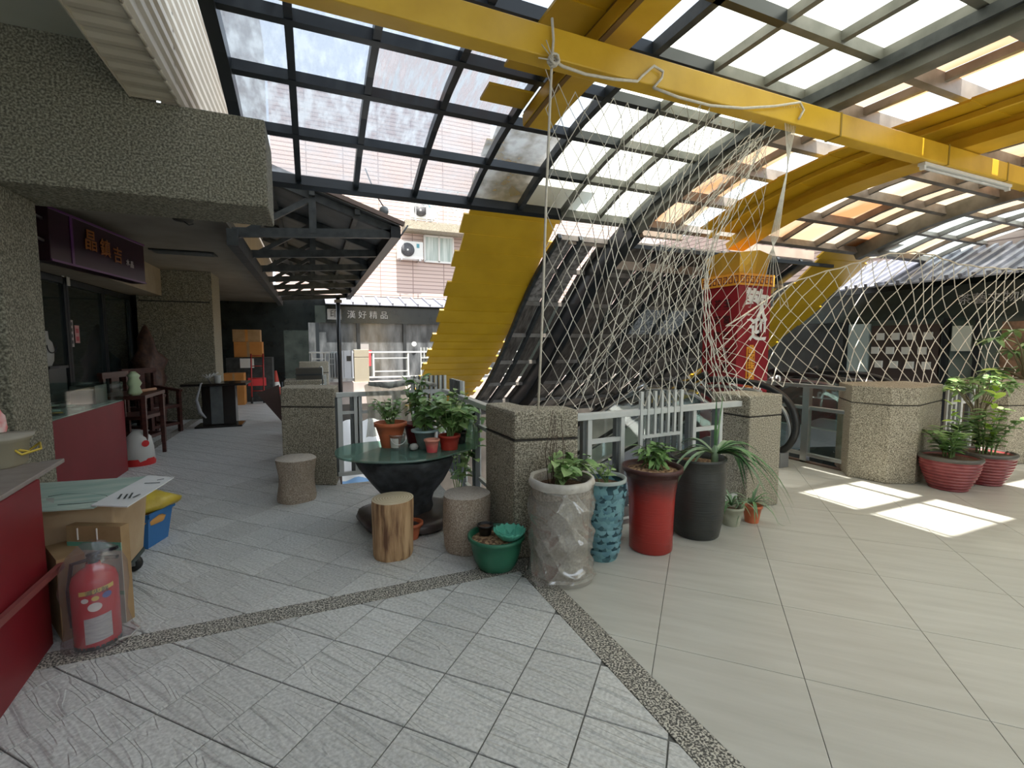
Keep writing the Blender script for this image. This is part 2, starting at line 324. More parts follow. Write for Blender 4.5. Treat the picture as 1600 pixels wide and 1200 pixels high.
# granite strips
struct('trim_1', MB().box(-6, 1.14, 2.57, 2.70, -.01, .001), strip_m)
struct('trim_2', MB().box(1.145, 1.28, -4, 2.75, -.01, .001), strip_m)
def lay(parent, o, a, b, s, mat, regions, rng, limit, gap, ztop=0., bev=.0018):
    full = None; cand = []
    for i in range(*rng[0]):
        for j in range(*rng[1]):
            base = [(o[0] + a[0] * (i + di) + b[0] * (j + dj), o[1] + a[1] * (i + di) + b[1] * (j + dj)) for di, dj in ((0, 0), (1, 0), (1, 1), (0, 1))]
            cx = sum(p[0] for p in base) / 4; cy = sum(p[1] for p in base) / 4
            g = gap / s
            base = [(cx + (p[0] - cx) * (1 - g), cy + (p[1] - cy) * (1 - g)) for p in base]
            for reg in regions:
                p = base
                for pl in reg:
                    p = clip(p, *pl)
                    if len(p) < 3: break
                if len(p) >= 3 and area(p) > .0012: cand.append((math.hypot(cx, cy), p))
    cand.sort(key=lambda t: t[0]); rest = MB()
    n = 0
    for d, p in cand:
        fw = p[0][0] * .39 + p[0][1] * .92
        if fw < .3 or n >= limit: rest.prism(p, -.006, ztop); continue
        mb = MB(); k = len(p); ar = sum(p[i][0] * p[(i + 1) % k][1] - p[(i + 1) % k][0] * p[i][1] for i in range(k))
        if ar < 0: p = p[::-1]
        cx = sum(q[0] for q in p) / k; cy = sum(q[1] for q in p) / k
        inn = [(cx + (q[0] - cx) * (1 - .012), cy + (q[1] - cy) * (1 - .012)) for q in p]
        vs_ = [(x, y, -.006) for x, y in p] + [(x, y, ztop - bev) for x, y in p] + [(x, y, ztop) for x, y in inn]
        fs = [tuple(range(2 * k, 3 * k))] + [(i, (i + 1) % k, k + (i + 1) % k, k + i) for i in range(k)] + [(k + i, k + (i + 1) % k, 2 * k + (i + 1) % k, 2 * k + i) for i in range(k)]
        mb.add(vs_, fs); mb.build('tile', mat, parent); n += 1
    if rest.v: tag(rest.build('tile', mat, parent), kind='stuff')
lay(floor, (.479, 2.290), (-.2145, -.2145), (.2145, -.2145), .3034, tile_a,
    [[(1, 0, 1.142), (0, 1, 2.568), (-1, 0, 6), (0, -1, 3.5)], [(1, 0, 1.142), (0, -1, -2.702), (0, 1, 4.95), (-1, 0, 6)], [(1, 0, VX0), (0, -1, -4.95), (0, 1, 22), (-1, 0, 3.2)]],
    ((-60, 26), (-45, 30)), 290, .006)
lay(terr, (1.865, 2.085), (-.4243, -.4243), (.4243, -.4243), .6, tile_b,
    [[(-1, 0, -1.282), (0, 1, 3.0), (1, 0, 14), (0, -1, 4)], [(-1, 0, -3.45), (1, 0, 5.45), (0, -1, -3.0), (0, 1, 4.3)], [(-1, 0, -6.5), (1, 0, 14), (0, -1, -3.0), (0, 1, 3.6)]],
    ((-30, 12), (-12, 26)), 200, .003, bev=.0006)
# lower storey seen down the void
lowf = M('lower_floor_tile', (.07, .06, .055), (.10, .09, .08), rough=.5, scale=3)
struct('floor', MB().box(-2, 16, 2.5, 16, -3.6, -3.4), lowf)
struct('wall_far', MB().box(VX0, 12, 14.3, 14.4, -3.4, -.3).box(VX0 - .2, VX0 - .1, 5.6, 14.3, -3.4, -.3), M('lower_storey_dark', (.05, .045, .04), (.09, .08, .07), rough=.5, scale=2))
slab_m = M('slab_edge_brown', (.10, .06, .045), (.14, .09, .07), rough=.5, scale=5)
struct('trim_3', MB().box(1.30, 3.45, 3.0, 3.03, -.45, .0).box(VX0, VX0 + .03, 5.3, 22, -.5, 0), slab_m)
struct('trim_4', MB().box(3.4, 5.5, 4.3, 4.36, -.45, .02), slab_m)

# ================================================================== granite railing pillars
def pillar(poly, zt, joint, label, base=None, bev=.012):
    t = thing('granite_pillar', label, 'pillar', (poly[0][0], poly[0][1], 0), 0)
    loc = [(x - poly[0][0], y - poly[0][1]) for x, y in poly]
    cx = sum(p[0] for p in loc) / len(loc); cy = sum(p[1] for p in loc) / len(loc)
    MB().prism(loc, 0, joint - .004).build('pillar_body', granite, t, bevel=bev)
    MB().prism([(cx + (x - cx) * .985, cy + (y - cy) * .985) for x, y in loc], joint - .004, joint + .004).build('joint', M('dark_joint', (.04, .035, .03), rough=.9), t)
    MB().prism(loc, joint + .004, zt).build('pillar_cap', granite, t, bevel=bev)
    return t
PA = (1.17, 2.72)
pillar([(1.17, 2.72), (1.60, 2.64), (1.62, 2.86), (1.44, 2.93), (1.36, 3.0), (1.34, 3.22), (1.15, 3.22)], .98, .79, 'L-shaped speckled granite pillar behind the plastic-wrapped pot, rope end tied above it', bev=.02)
pillar([(3.35, 2.80), (3.74, 2.80), (3.74, 3.2), (3.33, 3.2)], .98, .80, 'speckled granite pillar behind the drooping long-leaved plant')
pillar([(-.31, 5.17), (.18, 4.92), (.24, 5.3), (-.02, 5.5), (-.28, 5.5)], .98, .79, 'speckled granite pillar behind the left carved stone stool')
pillar([(5.24, 3.14), (5.31, 2.80), (5.56, 2.68), (6.35, 2.86), (6.45, 3.3), (5.6, 3.5)], .98, .80, 'wide faceted granite pillar left of the ribbed maroon pots')
pillar([(7.33, 2.97), (7.42, 2.72), (9.2, 2.3), (9.4, 3.0), (7.6, 3.3)], .98, .70, 'wide granite planter wall behind the maroon pots at the right edge')
pillar([(-.33, 6.2), (.12, 6.2), (.12, 6.6), (-.33, 6.6)], .98, .80, 'small granite pillar directly behind the left corridor pillar, dark box on top')
pillar([(-.24, 9.3), (.26, 9.3), (.26, 9.7), (-.24, 9.7)], 1.1, .9, 'farther small granite pillar beyond the one with the box')
q0 = onY(553, 547, 14.5)
pillar([(q0.x, 14.5), (q0.x + .42, 14.5), (q0.x + .42, 14.9), (q0.x, 14.9)], 1.28, 1.05, 'granite pillar on the far side of the void between white railings')

# ================================================================== railings
def railing(p0, p1, label, comb=(.36, .64), frames=((.06, .28), (.72, .94)), h=.93, combtop=1.06, zb=.08, bars=6, th=.035):
    p0 = Vector((*p0, 0)); p1 = Vector((*p1, 0)); d = p1 - p0; Ln = d.length; t = thing('railing', label, 'railing', p0, math.atan2(d.y, d.x))
    MB().box(0, Ln, -.03, .03, h - .045, h).build('top_rail', railwhite, t, bevel=.004)
    MB().box(0, Ln, -.02, .02, zb, zb + .04).build('bottom_rail', railwhite, t, bevel=.004)
    for a, b in frames:
        for x, first in ((a, 1), (b, 0)):
            MB().box(x * Ln - th / 2, x * Ln + th / 2, -.02, .02, zb + .04, h - .045).build('baluster', railwhite, t)
            MB().box(x * Ln - th * 1.3, x * Ln - th * .5, .0, .04, zb + .0, h - .05).build('back_post', railgrey, t)
        MB().box(a * Ln, b * Ln, -.015, .015, h - .22, h - .19).build('cross_bar', railwhite, t)
        MB().box(a * Ln, b * Ln, -.015, .015, zb + .18, zb + .21).build('cross_bar', railwhite, t)
    a, b = comb; n = bars
    for i in range(n):
        x = (a + (b - a) * i / (n - 1)) * Ln
        if 0 < i < n - 1 and n > 5:
            MB().box(x - .011, x + .011, -.035, -.012, h - .2, combtop).build('comb_bar', railwhite, t)
            MB().box(x - .011, x + .011, -.035, -.012, zb, zb + .42).build('comb_bar', railwhite, t)
        else:
            MB().box(x - .013, x + .013, -.035, -.012, zb, combtop).build('comb_bar', railwhite, t)
        if i < n - 1:
            MB().box(x + .013, x + (b - a) * Ln / (n - 1) - .013, .0, .012, zb, combtop).build('comb_backing', railgrey, t)
    MB().box(a * Ln, b * Ln, -.034, -.013, h - .22, h - .195).build('cross_bar', railwhite, t)
    MB().box(a * Ln, b * Ln, -.034, -.013, zb + .42, zb + .445).build('cross_bar', railwhite, t)
    return t
railing((1.61, 2.76), (3.34, 2.9), 'light metal railing with raised slatted centre behind the red and blue pots', comb=(.35, .585), frames=((.085, .255), (.68, .86)), bars=7)
railing((1.26, 3.22), (1.31, 4.95), 'light metal railing running back from the L-shaped pillar behind the table plants', comb=(.62, .86), frames=((.08, .3), (.34, .55)))
railing((.2, 4.97), (1.31, 4.97), 'light metal railing behind the hanging plastic sheet and terracotta pot', comb=(.68, 1.0), frames=((.03, .17), (.2, .55)), combtop=1.08, bars=8, th=.045)
railing((.1, 5.5), (.1, 6.2), 'short railing panel between the two left corridor pillars', comb=(.4, .6), bars=3)
railing((.1, 6.6), (.1, 9.3), 'light railing along the left corridor beyond the small box-topped pillar')
railing((q0.x + .42, 14.7), (6.5, 14.7), 'white railing on the far side of the void below the tiled-roof shop', comb=(.32, .46), frames=((.03, .24), (.52, .72), (.76, .95)), h=1.22, zb=.42, combtop=1.34, bars=8, th=.05)
railing((-.1, 14.7), (q0.x, 14.7), 'short white railing left of the far granite pillar', comb=(.45, .55), frames=((.06, .35), (.62, .95)), h=1.22, zb=.42, bars=3, combtop=1.22)
railing((6.46, 3.1), (7.36, 3.0), 'short light railing between the two wide granite pillars at right', comb=(.42, .58), bars=3, combtop=.93)
# far side terrace
struct('floor', MB().box(-2, 14, 14.3, 22, -.3, .0).box(-.2, 14, 14.45, 14.95, 0, .32), M('pale_stone_coping', (.42, .36, .34), (.50, .44, .41), rough=.6, scale=4))
t = thing('glass_balustrade', 'glass railing panel with steel rails beside the escalator landing', 'railing', (5.42, 3.25, 0), R(90))
for z in (.92, .66, .1): MB().box(0, 1.25, -.022, .022, z - .022, z + .022).build('steel_rail', steel, t, bevel=.006)
MB().box(0, 1.2, -.004, .004, .12, .64).build('glass_panel', glass_g, t)
MB().box(.45, .53, -.03, .03, -.05, .9).build('post', steel, t)
MB().box(0, 1.25, -.03, .03, -.3, .02).build('dark_skirting', slab_m, t)
# ================================================================== glass vault
def curve(Y):
    if Y < 3.1: return 3.67
    if Y < 7.35: return 3.67 - 6.3 + math.sqrt(6.3 ** 2 - (Y - 3.1) ** 2)
    tb = [(7.35, 2.03), (8.1, 1.34), (8.9, .72), (9.8, .18), (10.8, -.25), (12, -.6)]
    for (a, za), (b, zb_) in zip(tb, tb[1:]):
        if Y <= b: return za + (zb_ - za) * (Y - a) / (b - a)
    return -.6
PUR = [-2.64, -2.01, -1.38, -.75, -.12, .51, 1.14, 1.77, 2.4, 3.03, 3.66, 4.28, 4.93, 5.57]
def arc_pts(X, y0, y1, off=0, n=14):
    out = []
    for i in range(n + 1):
        y = y0 + (y1 - y0) * i / n; e = .01; dz = (curve(y + e) - curve(y - e)) / (2 * e); L_ = math.hypot(1, dz)
        out.append(Vector((X, y + dz * off / L_ * -1, curve(y) - off / L_ * -1 * -1 if False else curve(y) - off)))
    return out
def rib_mesh(X, y0, y1, wd, ht, off=0, n=12):
    mb = MB(); vs_ = []; ys = [y0 + (y1 - y0) * i / n for i in range(n + 1)]
    for y in ys:
        z = curve(y) - off; s = (curve(y + .01) - curve(y - .01)) / .02; L_ = math.hypot(1, s); ny, nz = -s / L_, 1 / L_
        for a, b in ((-1, 0), (1, 0), (1, -1), (-1, -1)): vs_.append((X + a * wd / 2, y + ny * b * ht, z + nz * b * ht))
    fs = []
    for i in range(n):
        for j in range(4): fs.append((i * 4 + j, i * 4 + (j + 1) % 4, (i + 1) * 4 + (j + 1) % 4, (i + 1) * 4 + j))
    fs += [(3, 2, 1, 0), (4 * n, 4 * n + 1, 4 * n + 2, 4 * n + 3)]
    return mb.add(vs_, fs)
vault = thing('glass_roof_vault', 'large curved skylight roof of dark steel grid and weathered panes overhead', 'roof', (0, 0, 3.67)); vault.location = (0, 0, 0)
RIBS = [(-.54, .09, .13, black), (-.08, .055, .08, black), (.49, .055, .08, black), (1.13, .055, .08, black), (1.79, .055, .08, black), (2.45, .06, .09, blackw), (3.06, .05, .07, olive), (3.62, .05, .07, olive),
        (4.17, .14, .26, olive), (4.95, .05, .07, brownst), (7.2, .05, .07, brownst), (8.0, .07, .1, brownst), (8.55, .05, .08, brownst), (9.15, .12, .22, olive),
        (9.75, .06, .07, brownst), (10.35, .06, .07, brownst), (10.95, .06, .07, brownst), (11.55, .06, .07, brownst), (12.15, .06, .07, brownst), (12.75, .06, .07, brownst), (13.35, .12, .12, olive)]
for X, wd, ht, m in RIBS:
    rib_mesh(X, -2.7, 5.6, wd, ht, 0, 16).build('rib', m, vault)
for s in (-.11, .11): rib_mesh(4.17 + s, -2.7, 5.6, .03, .08, .1, 16).build('rib_flange', blackw, vault)
for Y in PUR:
    for (xa, xb, m, wd, ht) in ((-.54, 3.03, black if Y > -1 else black, .06, .09), (3.03, 4.17, olive, .06, .09), (4.17, 9.15, brownst, .07, .14), (9.15, 13.35, brownst, .06, .08)):
        if Y > 5: wd, ht = .08, .12
        s = (curve(Y + .01) - curve(Y - .01)) / .02; up = Vector((0, -s, 1)).normalized(); p = Vector((0, Y, curve(Y))) - up * (ht / 2)
        mb = MB().bar((xa, p.y, p.z), (xb, p.y, p.z), wd, ht, up=up); mb.build('purlin', m, vault)
glA = pane_mat('rippled_grey_pane', (.70, .75, .80), .32, (.36, .38, .44), 14, (1, .35, 1), tcol=(.52, .56, .62))
glA2 = pane_mat('dusty_grey_pane', (.66, .70, .74), .60, (.50, .53, .56), 5, (1, 1, 1), tcol=(.70, .72, .76))
glR = pane_mat('rust_stained_pane', (.55, .58, .62), .18, (.22, .09, .07), 7, (3.2, .5, 1))
glW = pane_mat('milky_white_pane', (.62, .64, .58), -.11, (.50, .53, .47), 2.2, (1, .5, 1))
glO = pane_mat('orange_dusted_pane', (.28, .125, .055), -.03, (.34, .25, .16), 1.8, (1, .4, 1))
glO2 = pane_mat('cream_dusted_pane', (.36, .25, .15), -.03, (.42, .36, .28), 1.5, (1, .4, 1))
glC = pane_mat('clear_pane', (.8, .84, .84), .93, (.8, .84, .84), 3, (1, 1, 1), .05)
glT = pane_mat('pale_teal_pane', (.48, .56, .55), .2, (.42, .47, .46), 2.5, (1, .6, 1))
XS = sorted([r[0] for r in RIBS] + [5.2, 6.0, 6.5]); xs = [x for x in XS]
np_ = 0
for i in range(len(xs) - 1):
    x0, x1 = xs[i], xs[i + 1]; xm = (x0 + x1) / 2
    for j in range(len(PUR) - 1):
        y0, y1 = PUR[j], PUR[j + 1]; ym = (y0 + y1) / 2
        if 5.2 <= xm <= 6.5 and y1 < 5.6 and ym > -9: continue     # covered by the yellow arch
        if xm < 2.45: m = glA if ym < 4.9 and xm < 1.13 else glA2
        elif xm < 4.17: m = glW
        elif xm < 5.2: m = glC if .45 < ym < 1.95 else glO
        elif xm < 9.15: m = (glO2 if (i + j) % 3 else glO)
        else: m = glT if (i + j) % 3 else glO2
        if 6.5 < xm < 9.15 and .45 < ym < 1.2: m = glC
        if 1.13 < xm < 1.8 and 3.66 < ym < 4.3: m = glR
        if 1.13 < xm < 1.8 and 3.03 < ym < 3.66: m = glR
        if .49 < xm < 1.13 and 3.66 < ym < 4.93: m = glR if ym < 4.3 else glA
        if ym < -.9 and 2 < xm: m = glW
        if ym < .6 and 2.45 < xm < 4.17: m = glW
        vs_ = [(x0 + .02, y0, curve(y0) + .004), (x1 - .02, y0, curve(y0) + .004), (x1 - .02, y1, curve(y1) + .004), (x0 + .02, y1, curve(y1) + .004)]
        MB().quad(*vs_).build('pane', m, vault); np_ += 1
# lower part of the vault: hung below the upper edge and running down into the void
low = thing('curved_lower_glazing', 'lower curved wall of brown panels toned dark for the shade behind them, sweeping down behind the net', 'roof')
LY = [6.0, 6.62, 7.22, 7.8, 8.4, 9.05, 9.8, 10.7]
pd = M('shade_dark_brown_pane', (.045, .035, .028), (.19, .165, .14), rough=.35, scale=5, stretch=(5, 1, 1), detail=8, lo=.3, hi=.7)  # low opaque brown stands in for the building's shade behind the panes
pd2 = M('silvery_worn_pane', (.16, .17, .18), (.60, .62, .64), rough=.4, scale=30, detail=6, lo=.4, hi=.6)
pd3 = M('grey_speckled_pane', (.10, .09, .08), (.36, .33, .30), rough=.4, scale=16, detail=8, lo=.35, hi=.65)
LX = [3.25, 3.6, 3.95, 4.4, 5.05, 5.7, 6.35, 7.0, 7.65, 8.25, 8.65]
for i in range(len(LX) - 1):
    for j in range(len(LY) - 1):
        y0, y1 = LY[j], LY[j + 1]; m = pd
        if j < 2 and i < 2: m = pd3
        if j == 2 and i in (5, 6): m = pd2
        MB().quad((LX[i] + .03, y0 + .02, curve(y0) - .02), (LX[i + 1] - .03, y0 + .02, curve(y0) - .02), (LX[i + 1] - .03, y1, curve(y1)), (LX[i] + .03, y1, curve(y1))).build('pane', m, low)
    if i not in (2,): rib_mesh(LX[i], 5.95, 10.8, .06, .07, .02, 14).build('rib', blackw, low)
rib_mesh(4.17, 5.5, 11.2, .2, .3, .03, 18).build('main_rib', black, low)
rib_mesh(4.36, 5.5, 11.2, .05, .12, .0, 18).build('rib_flange', M('pale_worn_edge', (.3, .29, .26), rough=.5), low)
for Y in LY: 
    MB().bar((3.25, Y, curve(Y) - .03), (8.65, Y, curve(Y) - .03), .06, .07).build('purlin', brownst, low)
# brush fringe on the inner rib
fr = MB()
for k in range(70):
    y = 7.6 + k * .03; z = curve(y) - .3; fr.bar((4.1, y - .12, z + .02), (4.1, y - .22, z - .2), .012)
tag(fr.build('brush_fringe', rubber, low), kind='stuff')
# stepped edge strips between the upper and the lower part
t = thing('roof_step_fascia', 'pale metal gutter strips at the step where the skylight drops', 'roof')
tan = M('tan_gutter_metal', (.40, .32, .26), (.48, .39, .32), rough=.5, scale=3)
MB().box(4.3, 5.2, 5.66, 5.70, 2.98, 3.12).build('fascia', tan, t)
MB().box(4.3, 9.1, 5.9, 5.95, 2.86, 2.92).build('fascia', black, t)
MB().box(4.35, 6.3, 6.35, 6.4, 2.62, 2.80).build('fascia', tan, t)
MB().box(6.5, 8.6, 5.95, 6.0, 2.98, 3.14).build('fascia', tan, t)
MB().box(3.45, 4.05, 6.02, 6.06, 2.86, 2.98).build('fascia', tan, t)

# ------------------------------------------------------------------ yellow tie beam and arches
tb = thing('yellow_tie_beam', 'long yellow steel beam crossing under the skylight, net rope tied to it', 'beam', (-.6, 2.68, 3.2))
MB().box(0, 12, -.06, .06, -.09, .09).build('beam_body', yellow, tb, bevel=.008)
for x in (4.62, 6.2, 7.3, 7.9): MB().box(x, x + .02, -.064, .064, -.094, .094).build('bolted_joint', M('dark_yellow_seam', (.30, .19, .02), rough=.6), tb)
MB().box(6.6, 6.68, -.03, .03, .09, .35).build('hanger_post', yellow, tb)
lamp = thing('fluorescent_fitting', 'slim white fluorescent batten under the right end of the yellow beam', 'lamp', (5.3, 2.68, 3.09))
MB().box(0, 1.6, -.03, .03, -.012, .016).build('housing', white_m, lamp); MB().tube([(.05, 0, -.03), (1.55, 0, -.03)], .013, 8).build('tube', M('unlit_tube', (.7, .7, .68), rough=.3), lamp)
for x in (0.01, 1.57): MB().box(x, x + .03, -.02, .02, -.045, -.012).build('end_cap', white_m, lamp)

def board(parent, x0, x1, ya, yb, off, thick=.022, lap=.009):
    za, zb_ = curve(ya) - off, curve(yb) - off
    d = Vector((0, yb - ya, zb_ - za)).normalized(); nrm = Vector((0, -d.z, d.y))
    if nrm.z < 0: nrm = -nrm
    a = Vector((0, ya, za)) - nrm * lap; b = Vector((0, yb, zb_)); vs_ = []
    for x in (x0, x1):
        for p in (a, b, b + nrm * thick, a + nrm * thick): vs_.append((x, p.y, p.z))
    MB().add(vs_, [(0, 1, 2, 3), (7, 6, 5, 4), (0, 4, 5, 1), (1, 5, 6, 2), (2, 6, 7, 3), (3, 7, 4, 0)]).build('board', yellowd, parent)
t = thing('yellow_arch', 'yellow arch end with staggered boards at top centre, rope knotted below it', 'arch')
ys = [-1.5, -.9, -.3, .3, .9, 1.5, 2.1, 2.7, 3.12, 3.5]
for i in range(len(ys) - 1):
    if i == 7: continue
    board(t, 1.42 - (.02 if i % 2 else 0) + (0 if i < 8 else .0), 1.80, ys[i], ys[i + 1], .13)
board(t, 1.46, 1.80, 2.7, 3.12, .13); board(t, 1.38, 1.78, 3.72, 3.95, .13)
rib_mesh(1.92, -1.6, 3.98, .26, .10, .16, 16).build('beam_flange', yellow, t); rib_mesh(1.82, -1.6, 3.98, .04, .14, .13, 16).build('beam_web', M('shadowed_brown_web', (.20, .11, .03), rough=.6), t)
t = thing('yellow_arch', 'broad yellow arch under the orange-lit panes at the right', 'arch')
ys = [-2.5 + .6 * i for i in range(14)]; ys[-1] = 5.3
for i in range(len(ys) - 1): board(t, 5.2, 6.4, ys[i], ys[i + 1], .2)
rib_mesh(6.02, -2.6, 5.45, .34, .10, .27, 18).build('beam_flange', yellow, t); rib_mesh(5.9, -2.6, 5.4, .04, .12, .2, 18).build('beam_web', yellow, t)
rib_mesh(5.45, -2.6, 5.4, .03, .05, .215, 18).build('beam_web', yellow, t)
# lower boarded yellow bands outside the glass, going down into the void
def lowband(label, x0, x1, tab):
    t = thing('yellow_boarded_arch', label, 'arch'); n = len(tab)
    for i in range(n - 1):
        (ya, za), (yb, zb_) = tab[i], tab[i + 1]; j = (.07 if i % 2 else 0)
        d = Vector((0, yb - ya, zb_ - za)).normalized(); nrm = Vector((0, -d.z, d.y)); nrm = nrm if nrm.z > 0 else -nrm
        a = Vector((0, ya, za)) - nrm * .009; b = Vector((0, yb, zb_)); vs_ = []
        for x in (x0 - j, x1 + .07 - j):
            for p in (a, b, b + nrm * .03, a + nrm * .03): vs_.append((x, p.y, p.z))
        MB().add(vs_, [(0, 1, 2, 3), (7, 6, 5, 4), (0, 4, 5, 1), (1, 5, 6, 2), (2, 6, 7, 3), (3, 7, 4, 0)]).build('board', yellowd, t)
    return t
def dens(tab, step):
    out = []; 
    for (a, za), (b, zb_) in zip(tab, tab[1:]):
        L_ = math.hypot(b - a, zb_ - za); n = max(1, round(L_ / step))
        for k in range(n): out.append((a + (b - a) * k / n, za + (zb_ - za) * k / n))
    return out + [tab[-1]]
bt = [(5.0, 3.85), (5.6, 3.5), (6.1, 3.14), (6.55, 2.74), (6.96, 2.36), (7.45, 1.97), (7.95, 1.6), (8.5, 1.2), (9.15, .8), (9.7, .5), (10.4, .15), (11.2, -.2)]
lowband('tall yellow lap-boarded arch leg at centre, coming down behind the table plants', 1.97, 3.27, dens(bt, .26))
# gold plate over the yellow band seen through the net at right
lowband('yellow lap-boarded arch leg to the right of the red sign column', 8.75, 10.1, dens([(5.3, 3.32)] + [(y - .15, z - .12) for y, z in bt[1:]], .5))

# ------------------------------------------------------------------ left building: beam, bulkhead, wall, ceilings
mb = MB(); pf = [(-6, 2.42), (-.27, 2.42), (-.27, 3.05), (-1.06, 3.05), (-1.06, 3.42), (-6, 3.42)]
mb.add([(x, 4.0, z) for x, z in pf] + [(x, 4.62, z) for x, z in pf], [(0, 1, 2, 3, 4, 5), (11, 10, 9, 8, 7, 6)] + [(i, 6 + i, 6 + (i + 1) % 6, (i + 1) % 6) for i in range(6)])
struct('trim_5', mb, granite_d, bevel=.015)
struct('wall_left', MB().box(-6.2, -6, -5, 22, 0, 3.5), soffit_m)  # unseen wall, added to cut the sky light reaching the corridor
# unseen building block added over and behind the camera to keep the sun off
struct('wall_back', MB().box(-6, 2.45, -9, -1.3, 7.5, 27), M('shade_block_tile', (.45, .38, .33), (.5, .43, .38), rough=.7, scale=3))
struct('wall_left', MB().box(-1.04, -.90, 4.64, 14, 2.9, 9).box(-1.04, -.90, -5, 4.6, 3.47, 9), beige)
bk = thing('corrugated_bulkhead', 'cream corrugated metal bulkhead hanging above the pebble-faced beam, top left', 'bulkhead')
mb = MB(); n = 150
def cw(k): return .012 * math.sin(k * math.pi / 2.0)
# underside ribs run across
pr = []
for k in range(n + 1):
    y = -1.5 + 5.5 * k / n; pr.append((y, 3.055 + .012 * (1 if (k // 2) % 2 else 0)))
mb.grid(lambda u, v: (-1.06 + .27 * v, pr[round(u * n)][0], pr[round(u * n)][1]), n, 1, smooth=False); mb.build('underside_sheet', beige, bk)
mb = MB(); n2 = 200
mb.grid(lambda u, v: (-.80 + (.014 if (round(u * n2) // 2) % 2 else 0), -1.5 + 8.0 * v, 3.062 + 5.5 * u), n2, 1, smooth=False); mb.build('outer_sheet', beige, bk)
mb = MB()
for k in range(46): mb.tube([(-.79, -1.5 + k * .12, 3.045), (-.79, -1.5 + k * .12 + .11, 3.045)], .011, 5)
mb.build('edge_trim', beige, bk)
MB().box(-1.06, -.80, 3.97, 3.995, 3.052, 3.9).build('end_plate', beige, bk)
MB().box(-1.07, -1.06, -1.5, 4, 3.05, 3.35).build('inner_sheet', beige, bk)
struct('ceiling', MB().box(-6, -1.06, -4, 4.0, 3.36, 3.46), cream)
struct('ceiling', MB().box(-6, -.85, 4.63, 21, 2.78, 2.9), soffit_m)
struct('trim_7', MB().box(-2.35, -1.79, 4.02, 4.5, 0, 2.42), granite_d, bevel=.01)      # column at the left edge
# shop front in the dark
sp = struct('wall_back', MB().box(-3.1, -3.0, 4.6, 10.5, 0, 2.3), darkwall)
struct('trim_8', MB().box(-3.15, -2.5, 4.64, 10.45, 2.3, 2.78), M('beige_stucco_fascia', (.28, .24, .18), (.33, .29, .22), rough=.85, scale=5))
struct('wall_far', MB().box(-6, .1, 21, 21.3, 0, 2.8).box(-3.0, -2.9, 10.9, 21, 0, 2.8), M('dim_brown_wall', (.05, .042, .036), (.08, .068, .058), rough=.7, scale=3))
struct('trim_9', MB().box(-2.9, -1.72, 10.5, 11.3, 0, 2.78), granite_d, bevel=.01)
struct('trim_10', MB().box(-2.86, -1.76, 10.47, 10.5, 2.2, 2.22), M('dark_joint2', (.03, .03, .025)))
struct('trim_11', MB().box(-2.15, -2.02, 4.5, 20, -.008, .0015), strip_m)
for k, (ya, yb) in enumerate(((4.75, 6.55), (6.62, 8.0), (8.07, 9.2), (9.27, 10.4))):
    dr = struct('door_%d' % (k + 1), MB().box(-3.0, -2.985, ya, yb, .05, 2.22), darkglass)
    fm = MB(); 
    for y in (ya, yb): fm.box(-3.0, -2.96, y - .03, y + .03, 0, 2.28)
    fm.box(-3.0, -2.96, ya, yb, 2.2, 2.28); fm.build('door_frame', black, dr)
struct('wall_right', MB().box(-6, 14, -5.2, -5, 0, 3.0), cream)

# sign box
sa = Vector((-2.22, 5.78, 2.19)); sb = Vector((-1.96, 7.51, 2.22)); ang = math.atan2(sb.y - sa.y, sb.x - sa.x); Ls = (sb - sa).length
t = thing('shop_sign_box', 'dark purple shop sign box with orange characters hanging above the dark shop', 'sign', sa, ang)
purple = M('deep_purple_acrylic', (.018, .002, .009), (.028, .004, .016), rough=.3, scale=2)
MB().box(0, Ls, 0, .16, 0, .5).build('sign_panel', purple, t, bevel=.006)
MB().box(.30, .34, -.006, 0, .0, .5).build('frame_strip', M('violet_strip', (.12, .03, .14), rough=.3), t)
MB().box(0, Ls, -.01, 0, .0, .02).box(0, Ls, -.01, 0, .48, .5).build('frame_strip', M('violet_strip', (.1, .03, .1)), t)
og = M('orange_lettering', (.30, .095, .015), rough=.4); pk = M('pale_lettering', (.42, .36, .36), rough=.4)
for s, x, z, sz, m in (('晶', .62, .30, .23, og), ('鎮', .88, .27, .20, og), ('吉', 1.12, .24, .19, og), ('水', 1.33, .2, .075, pk), ('晶', 1.42, .19, .085, pk)):
    text_mesh(s, sz, m, t, face_mat((x, -.009, z), (1, 0, 0), (0, 0, 1)), bold=.002)
for z in (.2, .4): MB().bar((.2, .1, z), (.22, .5, z), .03).build('wall_bracket', steel, t); MB().bar((1.5, .1, z), (1.5, .8, z), .03).build('wall_bracket', steel, t)
for z in (.18, .38): MB().bar((-.14, .05, z + .02), (.02, .05, z), .02).build('bracket', steel, t)
# door stickers
def sticker(name, p, w_, h_, c, label, marks=3, cm=(.1, .1, .1)):
    o = thing(name, label, 'sticker', p)
    MB().box(0, .004, 0, w_, 0, h_).build('backing', M('sticker_%s' % name + str(len(MATS)), c, rough=.5), o)
    for i in range(marks): MB().box(.004, .006, w_ * .2, w_ * .8, h_ * (.12 + i * .9 / marks), h_ * (.12 + i * .9 / marks) + h_ * .5 / marks).build('printed_mark', M('mark' + str(len(MATS)), cm), o)
p = onX(27, 545, -2.98); sticker('door_sticker', p, .11, .36, (.55, .52, .48), 'white strip sticker with dark characters on the left glass door', 4, (.35, .08, .08))
p = onX(110, 542, -2.98); sticker('door_sticker', p, .11, .36, (.5, .46, .44), 'white strip sticker on the door beside the pink one', 4)
p = onX(118, 536, -2.97); sticker('door_sticker', p, .13, .24, (.6, .3, .3), 'small pink sticker on the dark shop door', 2, (.5, .08, .1))
